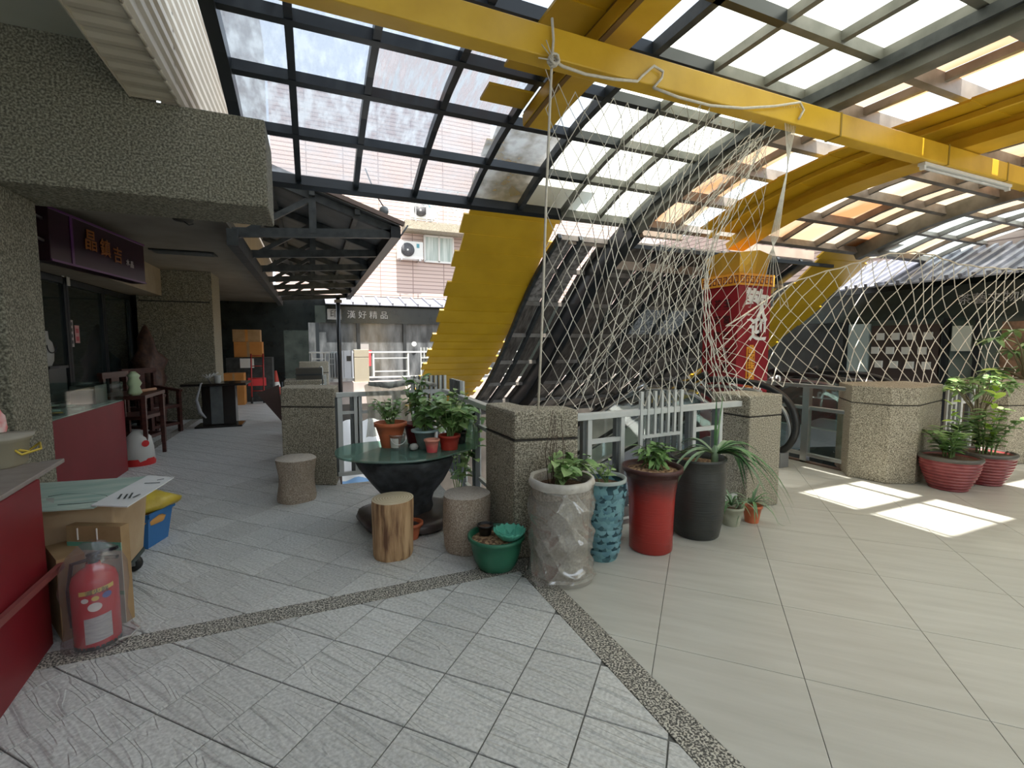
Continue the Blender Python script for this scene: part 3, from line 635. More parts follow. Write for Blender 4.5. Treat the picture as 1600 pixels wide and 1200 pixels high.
# necklace bust in window
p = onX(72, 572, -2.82)
t = thing('jewellery_bust', 'white necklace display bust in the dark shop window', 'display bust', (p.x, p.y, p.z))
mb = MB(); ring_ = [(.0, .11, .03), (.06, .15, .05), (.2, .16, .06), (.27, .12, .055), (.31, .05, .04), (.4, .045, .035)]
mb.grid(lambda u, v: (lambda q: (q[2] * math.sin(v * 6.2832), q[1] * math.cos(v * 6.2832), q[0]))(ring_[round(u * 5)]), 5, 20); mb.build('torso', M('white_velvet', (.42, .42, .38), rough=.7), t)
MB().tube([(.065, .11 * math.cos(a), .24 - .09 * math.sin(a)) for a in [i * math.pi / 10 for i in range(11)]], .006, 5).build('necklace', black, t)
t2 = thing('display_plinth', 'dark display plinth under the white necklace bust in the shop', 'plinth', (p.x, p.y, 0)); MB().box(-.1, .1, -.2, .2, 0, p.z - .03).build('plinth_body', darkwall, t2); MB().box(-.12, .12, -.22, .22, p.z - .03, p.z).build('plinth_top', blackw, t2)
# ------------------------------------------------------------------ awning over the left corridor
aw = thing('lean_to_awning', 'dark lean-to awning with steel trusses over the left corridor edge', 'awning', (0, 0, 0))
greyw = M('dull_grey_sheet', (.13, .13, .13), (.18, .18, .175), rough=.6, scale=3)
ya, yb = 6.05, 14.6
def za(x): return 3.49 - (x + .8) * .33
MB().add([(-.88, ya, za(-.88)), (1.05, ya, za(1.05)), (1.05, yb, za(1.05)), (-.88, yb, za(-.88)), (-.88, ya, za(-.88) + .02), (1.05, ya, za(1.05) + .02), (1.05, yb, za(1.05) + .02), (-.88, yb, za(-.88) + .02)],
         [(0, 3, 2, 1), (4, 5, 6, 7), (0, 1, 5, 4), (1, 2, 6, 5), (2, 3, 7, 6), (3, 0, 4, 7)]).build('roof_sheet', greyw, aw)
MB().bar((-.8, ya - .02, za(-.8) + .04), (1.1, ya - .02, za(1.1) + .04), .06, .05).build('edge_flashing', M('brown_flashing', (.16, .11, .09), rough=.6), aw)
MB().box(.94, 1.06, ya, yb, za(1.0) - .16, za(1.0) - .02).build('gutter', black, aw)
for k in range(7):
    y = ya + .1 + k * 1.35
    tr = MB().bar((-.8, y, za(-.8) - .06), (1.0, y, za(1.0) - .06), .07, .09).bar((-.78, y, 2.66), (.95, y, za(1.0) - .1), .07, .10).bar((.05, y, 2.72), (.05, y, za(.05) - .06), .08, .08).bar((-.75, y, 2.62), (.05, y, za(.05) - .08), .05, .06)
    tr.build('truss', blackw, aw)
for x in (-.4, .05, .55): MB().box(x - .03, x + .03, ya, yb, za(x) - .07, za(x) - .01).build('purlin', blackw, aw)
MB().box(-.83, -.72, ya, yb, 2.5, 2.68).build('wall_plate', blackw, aw)
t = thing('post', 'slim black post carrying the awning above the far granite pillar', 'post', (onY(532, 600, 14.2).x, 14.2, 0)); MB().tube([(0, 0, 0), (0, 0, 2.75)], .06, 10).build('shaft', black, t); MB().box(-.1, .1, -.1, .1, 2.6, 2.68).build('cap', greyw, t)
# lamp bracket on the awning tip
t = thing('camera_bracket', 'small round camera on a bent bracket at the awning tip', 'camera', onY(600, 330, 6.3))
MB().lathe([(.001, -.05), (.05, -.03), (.06, 0), (.05, .04), (.02, .06)], 12).build('dome', railgrey, t); MB().tube([(0, 0, .05), (-.1, 0, .2), (-.22, .0, .5)], .008, 5).build('cable', black, t)
MB().tube([(.0, 0, -.05), (.12, 0, -.25), (.2, 0, -.3), (.3, 0, -.15)], .012, 6).build('bracket_arm', black, t)

# ------------------------------------------------------------------ facade across the void
fac = brick_mat('pink_facade_tile', (.60, .47, .42), (.54, .42, .38), (.27, .19, .17), 1, 1, ms=.014, bw=1.1, rh=.13)
struct('wall_front', MB().box(-1, 6.2, 16.6, 17, 3.05, 9.6).box(6.2, 16, 17.5, 18, 3.05, 7), fac)
b = thing('apartment_windows', 'white-framed sliding window with curtains beside the air conditioner', 'window', onY(650, 405, 16.55))
wp = onY(664, 408, 16.5); w2 = onY(708, 372, 16.5); b.location = (wp.x, 16.5, wp.z); ww = w2.x - wp.x; wh = w2.z - wp.z
for x in (0, ww / 2, ww): MB().box(x - .03, x + .03, 0, .06, 0, wh).build('frame', white_m, b)
for z in (0, wh): MB().box(0, ww, 0, .06, z - .03, z + .03).build('frame', white_m, b)
for x in (0, ww / 2): MB().box(x + .03, x + ww / 2 - .03, .03, .04, .03, wh - .03).build('pane', M('curtained_glass', (.35, .42, .38), (.6, .66, .62), rough=.2, scale=3, stretch=(4, 1, .3)), b)
ac = onY(622, 403, 16.2)
def ac_unit(p, sc, label, grp=None):
    t = thing('air_conditioner', label, 'air conditioner', p)
    MB().box(0, .9 * sc, 0, .3, 0, .62 * sc).build('casing', white_m, t, bevel=.02)
    MB().lathe([(.23 * sc, 0), (.24 * sc, .02), (.0, .02)], 24, c=(0, 0, 0)).build('fan_grille', M('dark_grille', (.06, .06, .065), (.12, .12, .13), scale=40, stretch=(1, 1, 1)), t, loc=(.34 * sc, -.005, .31 * sc)).rotation_euler = (R(90), 0, 0)
    MB().box(.31 * sc, .37 * sc, -.03, 0, .28 * sc, .34 * sc).build('fan_hub', white_m, t)
    MB().box(.66 * sc, .76 * sc, -.01, 0, .4 * sc, .54 * sc).build('badge', M('teal_badge', (.1, .3, .36)), t)
    for x in (.1, .75): MB().box(x * sc, x * sc + .04, -.02, .4, -.05, 0).build('bracket', steel, t)
    return t
ac_unit((ac.x, 16.2, ac.z), .95, 'white outdoor air conditioner with round fan below the balcony')
bl = thing('balcony', 'narrow balcony ledge with metal grille cage on the pink facade', 'balcony', (0, 0, 0))
b0 = onY(633, 356, 15.9); b1 = onY(733, 356, 15.9)
MB().box(b0.x, b1.x + .8, 15.9, 16.6, b0.z, b0.z + .26).build('ledge', granite, bl)
for k in range(9):
    x = b0.x + (b1.x + .7 - b0.x) * k / 8; MB().box(x - .012, x + .012, 15.92, 15.95, b0.z + .26, b0.z + 1.4).build('bar', railwhite, bl)
for z in (.3, .75, 1.35): MB().box(b0.x, b1.x + .7, 15.92, 15.95, b0.z + z, b0.z + z + .025).build('bar', railwhite, bl)
for cx in (1.0, 1.75):
    for k in range(8):
        a = k * math.pi / 4; MB().bar((b0.x + cx + .05 * math.cos(a), 15.9, b0.z + .72 + .05 * math.sin(a)), (b0.x + cx + .22 * math.cos(a + .2), 15.9, b0.z + .72 + .22 * math.sin(a + .2)), .05, .02, up=(0, 1, 0)).build('grille_petal', white_m, bl)
ac_unit((b0.x + .25, 16.1, b0.z + .4), .9, 'air conditioner half hidden behind the balcony grille')
# tiled canopy + shop across
def canopy(label, p0, ax, length, nr, depth, zlo, zhi, inward):
    t = thing('metal_tile_canopy', label, 'canopy', p0, 0); ax = Vector(ax); iw = Vector(inward)
    for k in range(nr):
        s = k * length / nr; a = ax * s; b_ = ax * (s + length / nr - .02)
        MB().add([a + Vector((0, 0, zlo)), b_ + Vector((0, 0, zlo)), b_ + iw * depth + Vector((0, 0, zhi)), a + iw * depth + Vector((0, 0, zhi)),
                  a + Vector((0, 0, zlo - .03)), b_ + Vector((0, 0, zlo - .03)), b_ + iw * depth + Vector((0, 0, zhi - .03)), a + iw * depth + Vector((0, 0, zhi - .03))],
                 [(0, 1, 2, 3), (7, 6, 5, 4), (0, 4, 5, 1), (1, 5, 6, 2), (2, 6, 7, 3), (3, 7, 4, 0)]).build('roof_panel', metalroof, t)
        MB().bar(b_ + ax * .01 + Vector((0, 0, zlo + .03)), b_ + ax * .01 + iw * depth + Vector((0, 0, zhi + .03)), .06, .06).build('roof_rib', metalroof, t)
    return t
canopy('blue-grey ribbed metal canopy above the far shop below the pink facade', (.4, 15.3, 0), (1, 0, 0), 5.6, 14, 1.2, 2.68, 3.02, (0, 1, 0))
sh = thing('far_shop', 'far dark shop front with small white characters on its fascia', 'shop front', (.4, 15.6, 0))
MB().box(-.3, 6, 0, .15, 2.1, 2.62).build('fascia', darkwall, sh); MB().box(-.5, 6, .1, .3, 0, 2.1).build('glazing', M('reflecting_shop_glass', (.05, .055, .06), (.15, .16, .17), rough=.15, scale=2.5, stretch=(2, 1, .6)), sh)
for x in (-.3, .9, 2.35, 3.9): MB().box(x, x + .1, .0, .12, 0, 2.1).build('mullion', black, sh)
MB().box(.05, .45, -.02, 0, 2.2, 2.52).build('logo_plate', M('pale_plate', (.35, .35, .34)), sh)
text_mesh('印', .26, black, sh, face_mat((.25, -.03, 2.36), (1, 0, 0), (0, 0, 1)))
text_mesh('漢 好 精 品', .26, M('dim_white_lettering', (.5, .5, .5)), sh, face_mat((1.25, -.02, 2.35), (1, 0, 0), (0, 0, 1)))
MB().box(1.0, 1.25, -.02, 0, 1.25, 1.45).build('notice', M('grey_notice', (.35, .33, .32)), sh); MB().box(1.05, 1.33, -.03, 0, .75, 1.25).build('red_poster', M('red_poster', (.75, .06, .07)), sh)
MB().lathe([(.08, 0), (0, .01)], 12).build('round_sticker', white_m, sh, loc=(2.7, 0, 1.45)).rotation_euler = (R(90), 0, 0)
struct('wall_front', MB().box(-3, 14, 17.0, 17.2, 0, 3.05), darkwall)
t = thing('white_door_panel', 'white louvred box cabinet behind the black post across the void', 'cabinet', (onY(533, 580, 14.3).x, 14.3, .3))
MB().box(0, .34, 0, .2, 0.15, .95).build('cabinet_body', M('cool_white_paint', (.55, .58, .64)), t); MB().box(.16, .28, -.01, 0, .65, .8).build('dark_hatch', black, t)
for x in (.08, .28): MB().box(x, x + .01, -.006, 0, .18, .95).build('seam', railgrey, t)

# right side shops (along Y)
canopy('pale corrugated metal canopy above the right-hand shop behind the net', (10.25, 3.4, 0), (0, 1, 0), 4.1, 22, 1.6, 2.57, 3.25, (1, 0, 0))
sr = thing('right_shop', 'dark shop front with big window display behind the net at right', 'shop front', (10.65, 2.78, 0))
MB().box(0, .15, 0, 6, 1.9, 2.48).build('fascia', M('dark_green_fascia', (.02, .03, .028), (.03, .045, .04), rough=.3), sr)
MB().box(.05, .2, 0, 6.2, -.1, .75).build('base_wall', M('brown_base', (.09, .07, .06), rough=.5), sr)
dg = M('display_window', (.09, .13, .12), (.16, .20, .18), rough=.15, scale=1.5)
MB().box(.1, .14, .1, 3.8, .75, 1.9).build('window_glass', dg, sr)
for y in (.1, 1.6, 2.05, 3.8): MB().box(.0, .12, y - .04, y + .04, 0, 1.9).build('mullion', black, sr)
MB().box(.02, .1, 3.35, 3.75, .85, 1.85).build('pale_panel', M('pale_green_panel', (.36, .44, .42)), sr)
bx = M('dark_brown_screen', (.05, .035, .03)); MB().box(.04, .1, 2.15, 3.3, .75, 1.8).build('screen', bx, sr)
for a in range(3):
    for c_ in range(4):
        MB().box(.0, .04, 2.25 + c_ * .27 + (a % 2) * .08, 2.38 + c_ * .27 + (a % 2) * .08, .95 + a * .28, 1.09 + a * .28).build('paper_slip', M('paper', (.62, .63, .58)), sr)
MB().box(.04, .1, .5, 1.3, .85, 1.8).build('poster', M('brown_poster', (.35, .2, .13), (.12, .08, .05), scale=8), sr)
MB().box(.0, .08, 1.68, 1.95, 1.3, 1.75).build('frame_picture', M('pale_frame', (.5, .55, .5)), sr)
text_mesh('茶藝文物精品', .2, M('dim_white_lettering', (.5, .5, .5)), sr, face_mat((-.02, 1.3, 2.2), (0, -1, 0), (0, 0, 1)))
struct('wall_right', MB().box(12, 12.2, -4, 17, 3.1, 5.2), fac)
struct('wall_right', MB().box(11.9, 12.0, -4, 17, -3.4, 3.1), darkwall)

# ------------------------------------------------------------------ red sign column
t = thing('red_sign_column', 'square dark red column with gold band and flared gold crown behind the net', 'column')
cx, cy = fl(6.9, (1150 - 800) / F * 6.9)
t.location = (cx, cy, 0); wc = .66; ZT = 2.28
redc = M('dark_red_column', (.26, .012, .02), (.30, .018, .026), rough=.35, scale=3)
gold = M('gold_orange_band', (.85, .38, .04), rough=.4); goldc = M('shiny_gold_sheet', (.85, .50, .07), rough=.22, metal=.45)
tw = .92
MB().add([(wc * (1 - tw) / 2 if False else 0, 0, -3.4), (wc, 0, -3.4), (wc, wc, -3.4), (0, wc, -3.4), (0, 0, ZT), (wc, 0, ZT), (wc, wc, ZT), (0, wc, ZT)],
         [(0, 3, 2, 1), (4, 5, 6, 7), (0, 1, 5, 4), (1, 2, 6, 5), (2, 3, 7, 6), (3, 0, 4, 7)]).build('shaft', redc, t)
bnd = MB(); e = .03; bnd.box(-e, wc + e, -e, wc + e, ZT, ZT + .17); bnd.build('key_band', gold, t)
mk = MB()
for k in range(7):
    x = -.02 + k * .1
    for (a0, a1, z0, z1) in ((.01, .08, .12, .135), (.01, .022, .03, .135), (.01, .08, .03, .045), (.068, .08, .03, .10), (.035, .08, .09, .1)):
        mk.box(x + a0, x + a1, -e - .006, -e, ZT + z0, ZT + z1); mk.box(-e - .006, -e, x + a0, x + a1, ZT + z0, ZT + z1)
mk.build('key_pattern', M('maroon_key_pattern', (.25, .05, .03)), t)
cr = MB(); zz = ZT + .17; fl_ = .07
ins = .06
ring = [(ins, ins), (wc / 2, ins - .02), (wc - ins, ins), (wc - ins + .02, wc / 2), (wc - ins, wc - ins), (wc / 2, wc - ins + .02), (ins, wc - ins), (ins - .02, wc / 2)]
top = [(-fl_ + .08, -fl_ + .08), (wc / 2, -.04), (wc + fl_ - .08, -fl_ + .08), (wc + .04, wc / 2), (wc, wc), (wc / 2, wc + .04), (0, wc), (-.04, wc / 2)]
zt_ = [.30, .34, .30, .34, .3, .34, .3, .34]
cr.add([(x, y, zz) for x, y in ring] + [(x, y, zz + h_) for (x, y), h_ in zip(top, zt_)], [(i, (i + 1) % 8, 8 + (i + 1) % 8, 8 + i) for i in range(8)])
cr.build('gold_crown', goldc, t, solid=.012)
wht = M('white_calligraphy', (.85, .85, .82), rough=.5)
text_mesh('歡', .50, wht, t, face_mat((wc * .52, -.008, ZT - .32), (1, 0, .0), (.1, 0, 1)), bold=.012); text_mesh('迎', .36, wht, t, face_mat((wc * .62, -.008, ZT - .66), (1, 0, 0), (0, 0, 1)), bold=.01)
MB().box(wc * .30, wc * .55, -.012, 0, .65, ZT - .9).build('gold_plaque', gold, t)
MB().box(wc * .325, wc * .525, -.016, -.011, .68, ZT - .93).build('plaque_field', M('maroon_field', (.25, .03, .02)), t)
text_mesh('晶宮珠寶玉石', .13, gold, t, face_mat((wc * .425, -.02, 1.03), (1, 0, 0), (0, 0, 1)), vertical=True, spacing=.95, bold=.003)
for i in range(3):
    for j in range(6):
        text_mesh('玉宮茶石寶品'[(i * 2 + j) % 6], .13, M('dim_relief_character', (.05, .01, .01)), t, face_mat((-.006, wc * (.3 + .27 * i), ZT - .26 - j * .24), (0, -1, 0), (0, 0, 1)), bold=.003)
        MB().box(-.005, 0, wc * (.3 + .27 * i) - .075, wc * (.3 + .27 * i) + .075, ZT - .34 - j * .24, ZT - .335 - j * .24).build('relief_line', M('dim_relief_character', (.05, .01, .01)), t)
sc = t
for s, (ox, oz) in enumerate(((0, 0), (.28, .05), (.62, .0), (.9, .28), (-.05, .18), (.45, .14))):
    MB().tube([(ox - .1 + (.11 - .009 * k) * math.cos(k * .6 + s), -.06, .62 + oz + (.11 - .009 * k) * math.sin(k * .6 + s)) for k in range(12)], .014, 6).build('white_scroll', wht, sc)
MB().tube([(-.25, -.06, .56), (.2, -.06, .52), (1.0, -.06, .6)], .014, 6).build('base_rod', wht, sc)

# ------------------------------------------------------------------ escalators
def escalator(x0, x1, y0, label, ztop=0.0):
    t = thing('escalator', label, 'escalator', (0, 0, 0))
    prof = [(y0 - .35, .0), (y0 + .7, 0), (y0 + 7.0, -3.4)]
    for x in (x0, x1):
        hr = [(x, y0 - .12, .12), (x, y0 - .33, .25), (x, y0 - .42, .48), (x, y0 - .33, .74), (x, y0 - .08, .90), (x, y0 + .3, .95), (x, y0 + .9, .93), (x, y0 + 1.5, .72), (x, y0 + 7.0, -2.35)]
        hr = sm_path(hr); MB().tube(hr, .04, 8).build('handrail', rubber, t)
        MB().tube([(x, y + .06 * (1 if y < y0 else 0), z - .09) for _, y, z in hr[8:]], .022, 6).build('inner_newel_strip', steel, t)
        g = [(y0 - .3, .15), (y0 - .3, .65), (y0 - .05, .85), (y0 + .9, .87), (y0 + 1.5, .66), (y0 + 7, -2.4), (y0 + 7, -3.0), (y0 + 1.3, .02), (y0 + .8, .15)]
        m_ = MB(); k = len(g); m_.add([(x - .006, y, z) for y, z in g] + [(x + .006, y, z) for y, z in g], [tuple(range(k)), tuple(range(2 * k - 1, k - 1, -1))]); m_.build('glass_side', glass_g, t)
        sk = [(y0 - .3, 0), (y0 - .3, .17), (y0 + .8, .17), (y0 + 7, -2.95), (y0 + 7, -3.4), (y0 + .8, -.25)]
        m_ = MB(); k = len(sk); m_.add([(x - .07, y, z) for y, z in sk] + [(x + .07, y, z) for y, z in sk], [tuple(range(k)), tuple(range(2 * k - 1, k - 1, -1))] + [(i, (i + 1) % k, k + (i + 1) % k, k + i) for i in range(k)]); m_.build('skirt_panel', M('dull_steel_skirt', (.16, .16, .16), (.22, .22, .22), rough=.5, scale=3), t)
    for k in range(18):
        y = y0 + .8 + k * .34; z = -k * .187; MB().box(x0 + .08, x1 - .08, y, y + .36, z - .19, z - .0).build('step', railgrey, t)
    return t
escalator(3.95, 4.95, 3.95, 'down escalator with black handrails beyond the gap beside the granite pillar')
escalator(6.9, 7.9, 4.4, 'second escalator further right behind the wide granite pillar')

# ------------------------------------------------------------------ nets
def tri_net(name, label, fn, nu, nv, r=.0024):
    """diamond mesh: fn(u,v)->point; strands zigzag down and join at knots"""
    mb = MB()
    for i in range(nu):
        for sgn in (0, 1):
            pts = []
            for j in range(nv + 1):
                off = .5 if j % 2 else 0
                if sgn: off = 1 - off
                u = min(1, (i + off) / nu)
                pts.append(fn(u, j / nv))
            pp = []
            for a, b in zip(pts, pts[1:]): pp += [a]
            pp.append(pts[-1]); mb.tube(pp, r, 3, caps=False, smooth=False)
    return mb.build(name, net_m)
def net1(u, v):
    # top hangs along the beam, lower edge on the railing; folds gather towards the right
    xt = 1.38 + 2.10 * u; zt = 3.10 - .10 * math.sin(math.pi * min(1, u * 2.0)) * (1 if u < .5 else .4)
    xb = 1.42 + 1.95 * u ** .9; zb_ = .96
    x = xt + (xb - xt) * v; z = zt + (zb_ - zt) * v
    y = 2.72 + .06 * v + .05 * math.sin(u * 19 + v * 3) * (1 - v * .4) + .10 * u * math.sin(v * 3.1) * 2.5
    x += .035 * math.sin(v * 5 + u * 6) - .42 * math.sin(math.pi * v) * u * u * .8
    jit = .008 * math.sin(u * 211 + v * 173)
    return Vector((x + jit, y, z + jit))
o = tri_net('safety_net', 'l', net1, 19, 20, .0032); tag(o, 'pale cord safety net hanging from the yellow beam to the railing at centre', 'net')
def net1b(u, v):
    # return fold from the knot at the beam back to the landing
    a = Vector((3.46, 2.74, 3.08)); top = a + Vector((.12 * u - .25 * (1 - u), .25 * u, -.03))
    bot = Vector((1.9 + 2.1 * u, 3.5 + .5 * math.sin(u * 3), .93)); f = v ** 1.25
    p = top + (bot - top) * f; p.x += .22 * math.sin(v * math.pi) * (u - .6) * 1.2; p.y += .05 * math.sin(u * 17 + v * 4); p.z += .02 * math.sin(u * 31)
    return p
o = tri_net('safety_net', 'l', net1b, 13, 22, .0028); tag(o, 'gathered fold of net behind the front net, bunched at the beam knot', 'net')
def net2(u, v):
    x = 4.35 + 5.1 * u; zt = 1.62 + 1.05 * math.sin(min(1, u * 1.9) * math.pi / 2) - .25 * u; y = 4.0 - .75 * u
    xb = 4.5 + 4.6 * u; zb_ = .90; z = zt + (zb_ - zt) * v
    xx = x + (xb - x) * v
    return Vector((xx + .02 * math.sin(v * 9 + u * 20), y + .16 * math.sin(v * 3.1) - .04 * math.sin(u * 25), z + .035 * math.sin(u * 14) * (1 - v) + .01 * math.sin(u * 97 + v * 60)))
o = tri_net('safety_net', 'l', net2, 22, 11, .0062); tag(o, 'wide diamond net across the escalator opening at the right', 'net')
# ropes
def rope(pts, label, r=.008, name='rope'):
    o = MB().tube(pts, r, 6).build(name, rope_m); return tag(o, label, 'rope')
rope([(1.36, 2.60, 3.32), (1.37, 2.60, 3.2), (1.37, 2.62, 3.08), (1.362, 2.66, 2.4), (1.352, 2.69, 1.6), (1.34, 2.72, .99)], 'vertical cream rope down the left edge of the net')
rope([onY(*p, 2.60) for p in ((866, 96), (880, 104), (915, 116), (960, 124), (996, 127), (1003, 119), (1022, 103))] + [onY(1036, 112, 2.6), onY(1034, 122, 2.6), onY(1021, 137, 2.6)], 'short cream rope looped around the yellow beam at the net top', .009)
rope([onY(*p, 2.60) for p in ((1021, 137), (1060, 152), (1110, 165), (1160, 169), (1210, 166), (1250, 160), (1256, 172), (1248, 186))], 'long sagging cream rope along the net top to the right knot', .009)
rope([net2(i / 30, 0) for i in range(31)], 'cream top rope of the wide right-hand net', .009)
kn = MB()
for k in range(4):
    a = k * 1.3; kn.tube([onY(865, 94, 2.59) + Vector((.03 * math.cos(a + s * .9), .02 * math.sin(s), .03 * math.sin(a + s * .9))) for s in range(7)], .008, 5)
for dx, dz in ((-.08, .07), (-.1, -.01), (-.05, .1)): kn.tube([onY(865, 94, 2.59), onY(865, 94, 2.59) + Vector((dx, 0, dz))], .004, 4)
tag(kn.build('rope_knot', rope_m), 'frayed cream rope knot on the yellow beam above the net corner', 'knot')
kn = MB()
for k in range(7):
    kn.tube([onY(1225 + 4 * k, 166, 2.62), onY(1240 - 3 * k, 260, 2.66) + Vector((.02 * k, .05, 0)), onY(1216 - 2 * k, 370, 2.75), onY(1160 + 12 * k, 480, 2.9)], .003, 3)
tag(kn.build('net_gather', net_m), 'bundle of net cords hanging down from the right knot on the beam', 'net')

# ================================================================== FURNITURE & POTS
# ---- carved stools
def stone_stool(loc, rad, h, label, rot, seed, waist=.88):
    t = thing('stone_stool', label, 'stool', loc, rot); rnd = random.Random(seed)
    ph = [rnd.random() * 6 for _ in range(4)]
    def wob(a, z, i): return 1 + .035 * math.sin(2 * a + ph[0] + z * 6) + .025 * math.sin(5 * a + ph[1] + z * 14) - .10 * max(0, math.cos(a - ph[2])) ** 4 * math.sin(math.pi * min(1, max(0, z / h)))
    pr = []
    for k in range(15):
        z = h * k / 14; s = 1 - (1 - waist) * math.sin(math.pi * (.15 + .75 * k / 14)) ** 2; pr.append((rad * s * (.98 if k else .93), z))
    pr[-1] = (rad * .97, h - .004)
    MB().lathe(pr, 40, wob=wob).build('carved_body', M('pinkish_granite', (.22, .165, .125), (.50, .42, .34), rough=.8, scale=120, bump=.6, bscale=50, c3=(.36, .285, .22), detail=3), t)
    MB().lathe([(rad * .97, h - .004), (rad * .93, h + .003), (0, h + .003)], 40, wob=wob, capb=False).build('seat_face', M('smooth_pink_granite', (.36, .31, .26), (.50, .45, .39), rough=.7, scale=130, detail=2), t)
    return t
stone_stool((-.17, 4.62, 0), .175, .385, 'carved pinkish stone stool in front of the left granite pillar', R(200), 3, .86)
stone_stool((.95, 3.04, 0), .16, .385, 'carved pinkish stone stool between the log stool and the L-shaped pillar', R(240), 8, 1.04)
t = thing('log_stool', 'round sawn log stool with dark split bark, front of the stone table', 'stool', (.46, 3.12, 0), R(30))
def wobl(a, z, i): return 1 + .03 * math.sin(2 * a + 1) + .02 * math.sin(3 * a + z * 5) - .06 * max(0, math.cos(a + 2.1)) ** 20
lw = M('peeled_log_wood', (.13, .06, .03), (.58, .38, .21), rough=.7, scale=3.5, stretch=(7, 7, .9), bump=.6, bscale=8, bstretch=(8, 8, 1), detail=6, c3=(.40, .24, .12), lo=.32, hi=.62)
MB().lathe([(.125, 0), (.132, .02), (.133, .1), (.136, .22), (.139, .34), (.137, .385)], 36, wob=wobl).build('log_body', lw, t)
def ringm():
    m = bpy.data.materials.new('sawn_end_grain'); m.use_nodes = True; nt = m.node_tree; N = nt.nodes; L = nt.links; b_ = N['Principled BSDF']; b_.inputs['Roughness'].default_value = .8
    tc = N.new('ShaderNodeTexCoord'); wv = N.new('ShaderNodeTexWave'); wv.wave_type = 'RINGS'; wv.rings_direction = 'Z'; wv.inputs['Scale'].default_value = 18; wv.inputs['Distortion'].default_value = 2.5; wv.inputs['Detail'].default_value = 3
    L.new(tc.outputs['Object'], wv.inputs['Vector']); rp = N.new('ShaderNodeValToRGB'); rp.color_ramp.elements[0].color = (.38, .30, .19, 1); rp.color_ramp.elements[1].color = (.56, .48, .34, 1)
    L.new(wv.outputs['Fac'], rp.inputs[0]); L.new(rp.outputs[0], b_.inputs['Base Color']); return m
MB().lathe([(.137, .385), (.132, .389), (0, .389)], 36, wob=wobl, capb=False).build('sawn_top', ringm(), t)

# ---- stone table
TX, TY = .66, 3.70
t = thing('stone_table', 'low table with irregular green glass top on a tapering dark stone base', 'table', (TX, TY, 0))
dk = M('rough_black_stone', (.012, .014, .016), (.045, .05, .055), rough=.6, scale=12, bump=1.0, bscale=14)
MB().lathe([(.20, .10), (.19, .16), (.21, .24), (.28, .34), (.35, .46), (.375, .52), (.36, .545)], 36, wob=lambda a, z, i: 1 + .05 * math.sin(3 * a + z * 9) + .03 * math.sin(7 * a), capt=True).build('stone_base', dk, t)
br = M('brown_black_wood_base', (.03, .022, .02), (.075, .055, .05), rough=.35, scale=6)
MB().lathe([(.28, 0), (.36, .01), (.385, .045), (.37, .085), (.30, .10), (0, .10)], 40, wob=lambda a, z, i: 1 + .05 * math.sin(5 * a + 1) + .03 * math.sin(3 * a)).build('foot_slab', br, t)
def oval(a): return (1 + .045 * math.sin(3 * a + .6) + .02 * math.sin(5 * a + 2)) 
gp = [((.54 * math.cos(a) - .02) * oval(a), (.40 * math.sin(a)) * oval(a)) for a in [2 * math.pi * k / 48 for k in range(48)]]
rr_ = R(-8); gp = [(x * math.cos(rr_) - y * math.sin(rr_), x * math.sin(rr_) + y * math.cos(rr_)) for x, y in gp]
MB().prism(gp, .57, .585).build('glass_top', glass_t, t, bevel=.004)
TZ = .5855
# ---- generic pots
def pot(label, loc, r0, r1, h, mat, rim=.012, rimh=.02, name='plant_pot', soilm=soil, soild=.03, cat='plant pot', n=32, wob=None, extra=None, prof=None, rimmat=None, group=None, hollow=True):
    t = thing(name, label, cat, loc, 0, group)
    if prof is None: prof = [(r0, 0), (r0 + (r1 - r0) * .5, h * .5), (r1, h - rimh)]
    pr = list(prof) + [(r1 + rim, h - rimh), (r1 + rim, h), (r1 - .004, h), (r1 - .012, h - soild - .02)]
    MB().lathe(pr, n, wob=wob).build('pot_body', mat if not rimmat else mat, t)
    if rimmat: MB().lathe([(r1 + rim + .002, h - rimh), (r1 + rim + .003, h + .001), (r1 - .006, h + .002), (r1 - .012, h - .02)], n, capb=False).build('rim', rimmat, t)
    if soilm: MB().lathe([(r1 - .006, h - soild - .004), (r1 * .5, h - soild + .004), (0, h - soild + .008)], n, capb=False).build('soil', soilm, t)
    return t
def leaf_mesh(name, Ln, W, mat, fold=.25, droop=.25, lobed=False, segs=4):
    mb = MB(); vs_ = []; fs = []
    for i in range(segs + 1):
        s = i / segs; wd = W * math.sin(math.pi * min(1, s * .93 + .07)) ** .75 * (1 if not lobed else (1 + .25 * math.sin(s * 12)))
        if i == segs: wd = .001
        z = -droop * Ln * s * s; vs_ += [(s * Ln, -wd / 2, z + fold * wd * .5), (s * Ln, 0, z), (s * Ln, wd / 2, z + fold * wd * .5)]
    for i in range(segs):
        a = i * 3; fs += [(a, a + 3, a + 4, a + 1), (a + 1, a + 4, a + 5, a + 2)]
    mb.add(vs_, fs, 0, True); return mb.mesh(name, mat)
def leaves(parent, me_list, pts, rnd, smin=.7, smax=1.2, up=(.0, .9), base=None):
    for (p, az) in pts:
        me = rnd.choice(me_list); s = rnd.uniform(smin, smax)
        inst(me, 'leaf', parent, p, (rnd.uniform(-.5, .5), -rnd.uniform(*up), az), (s, s, s))
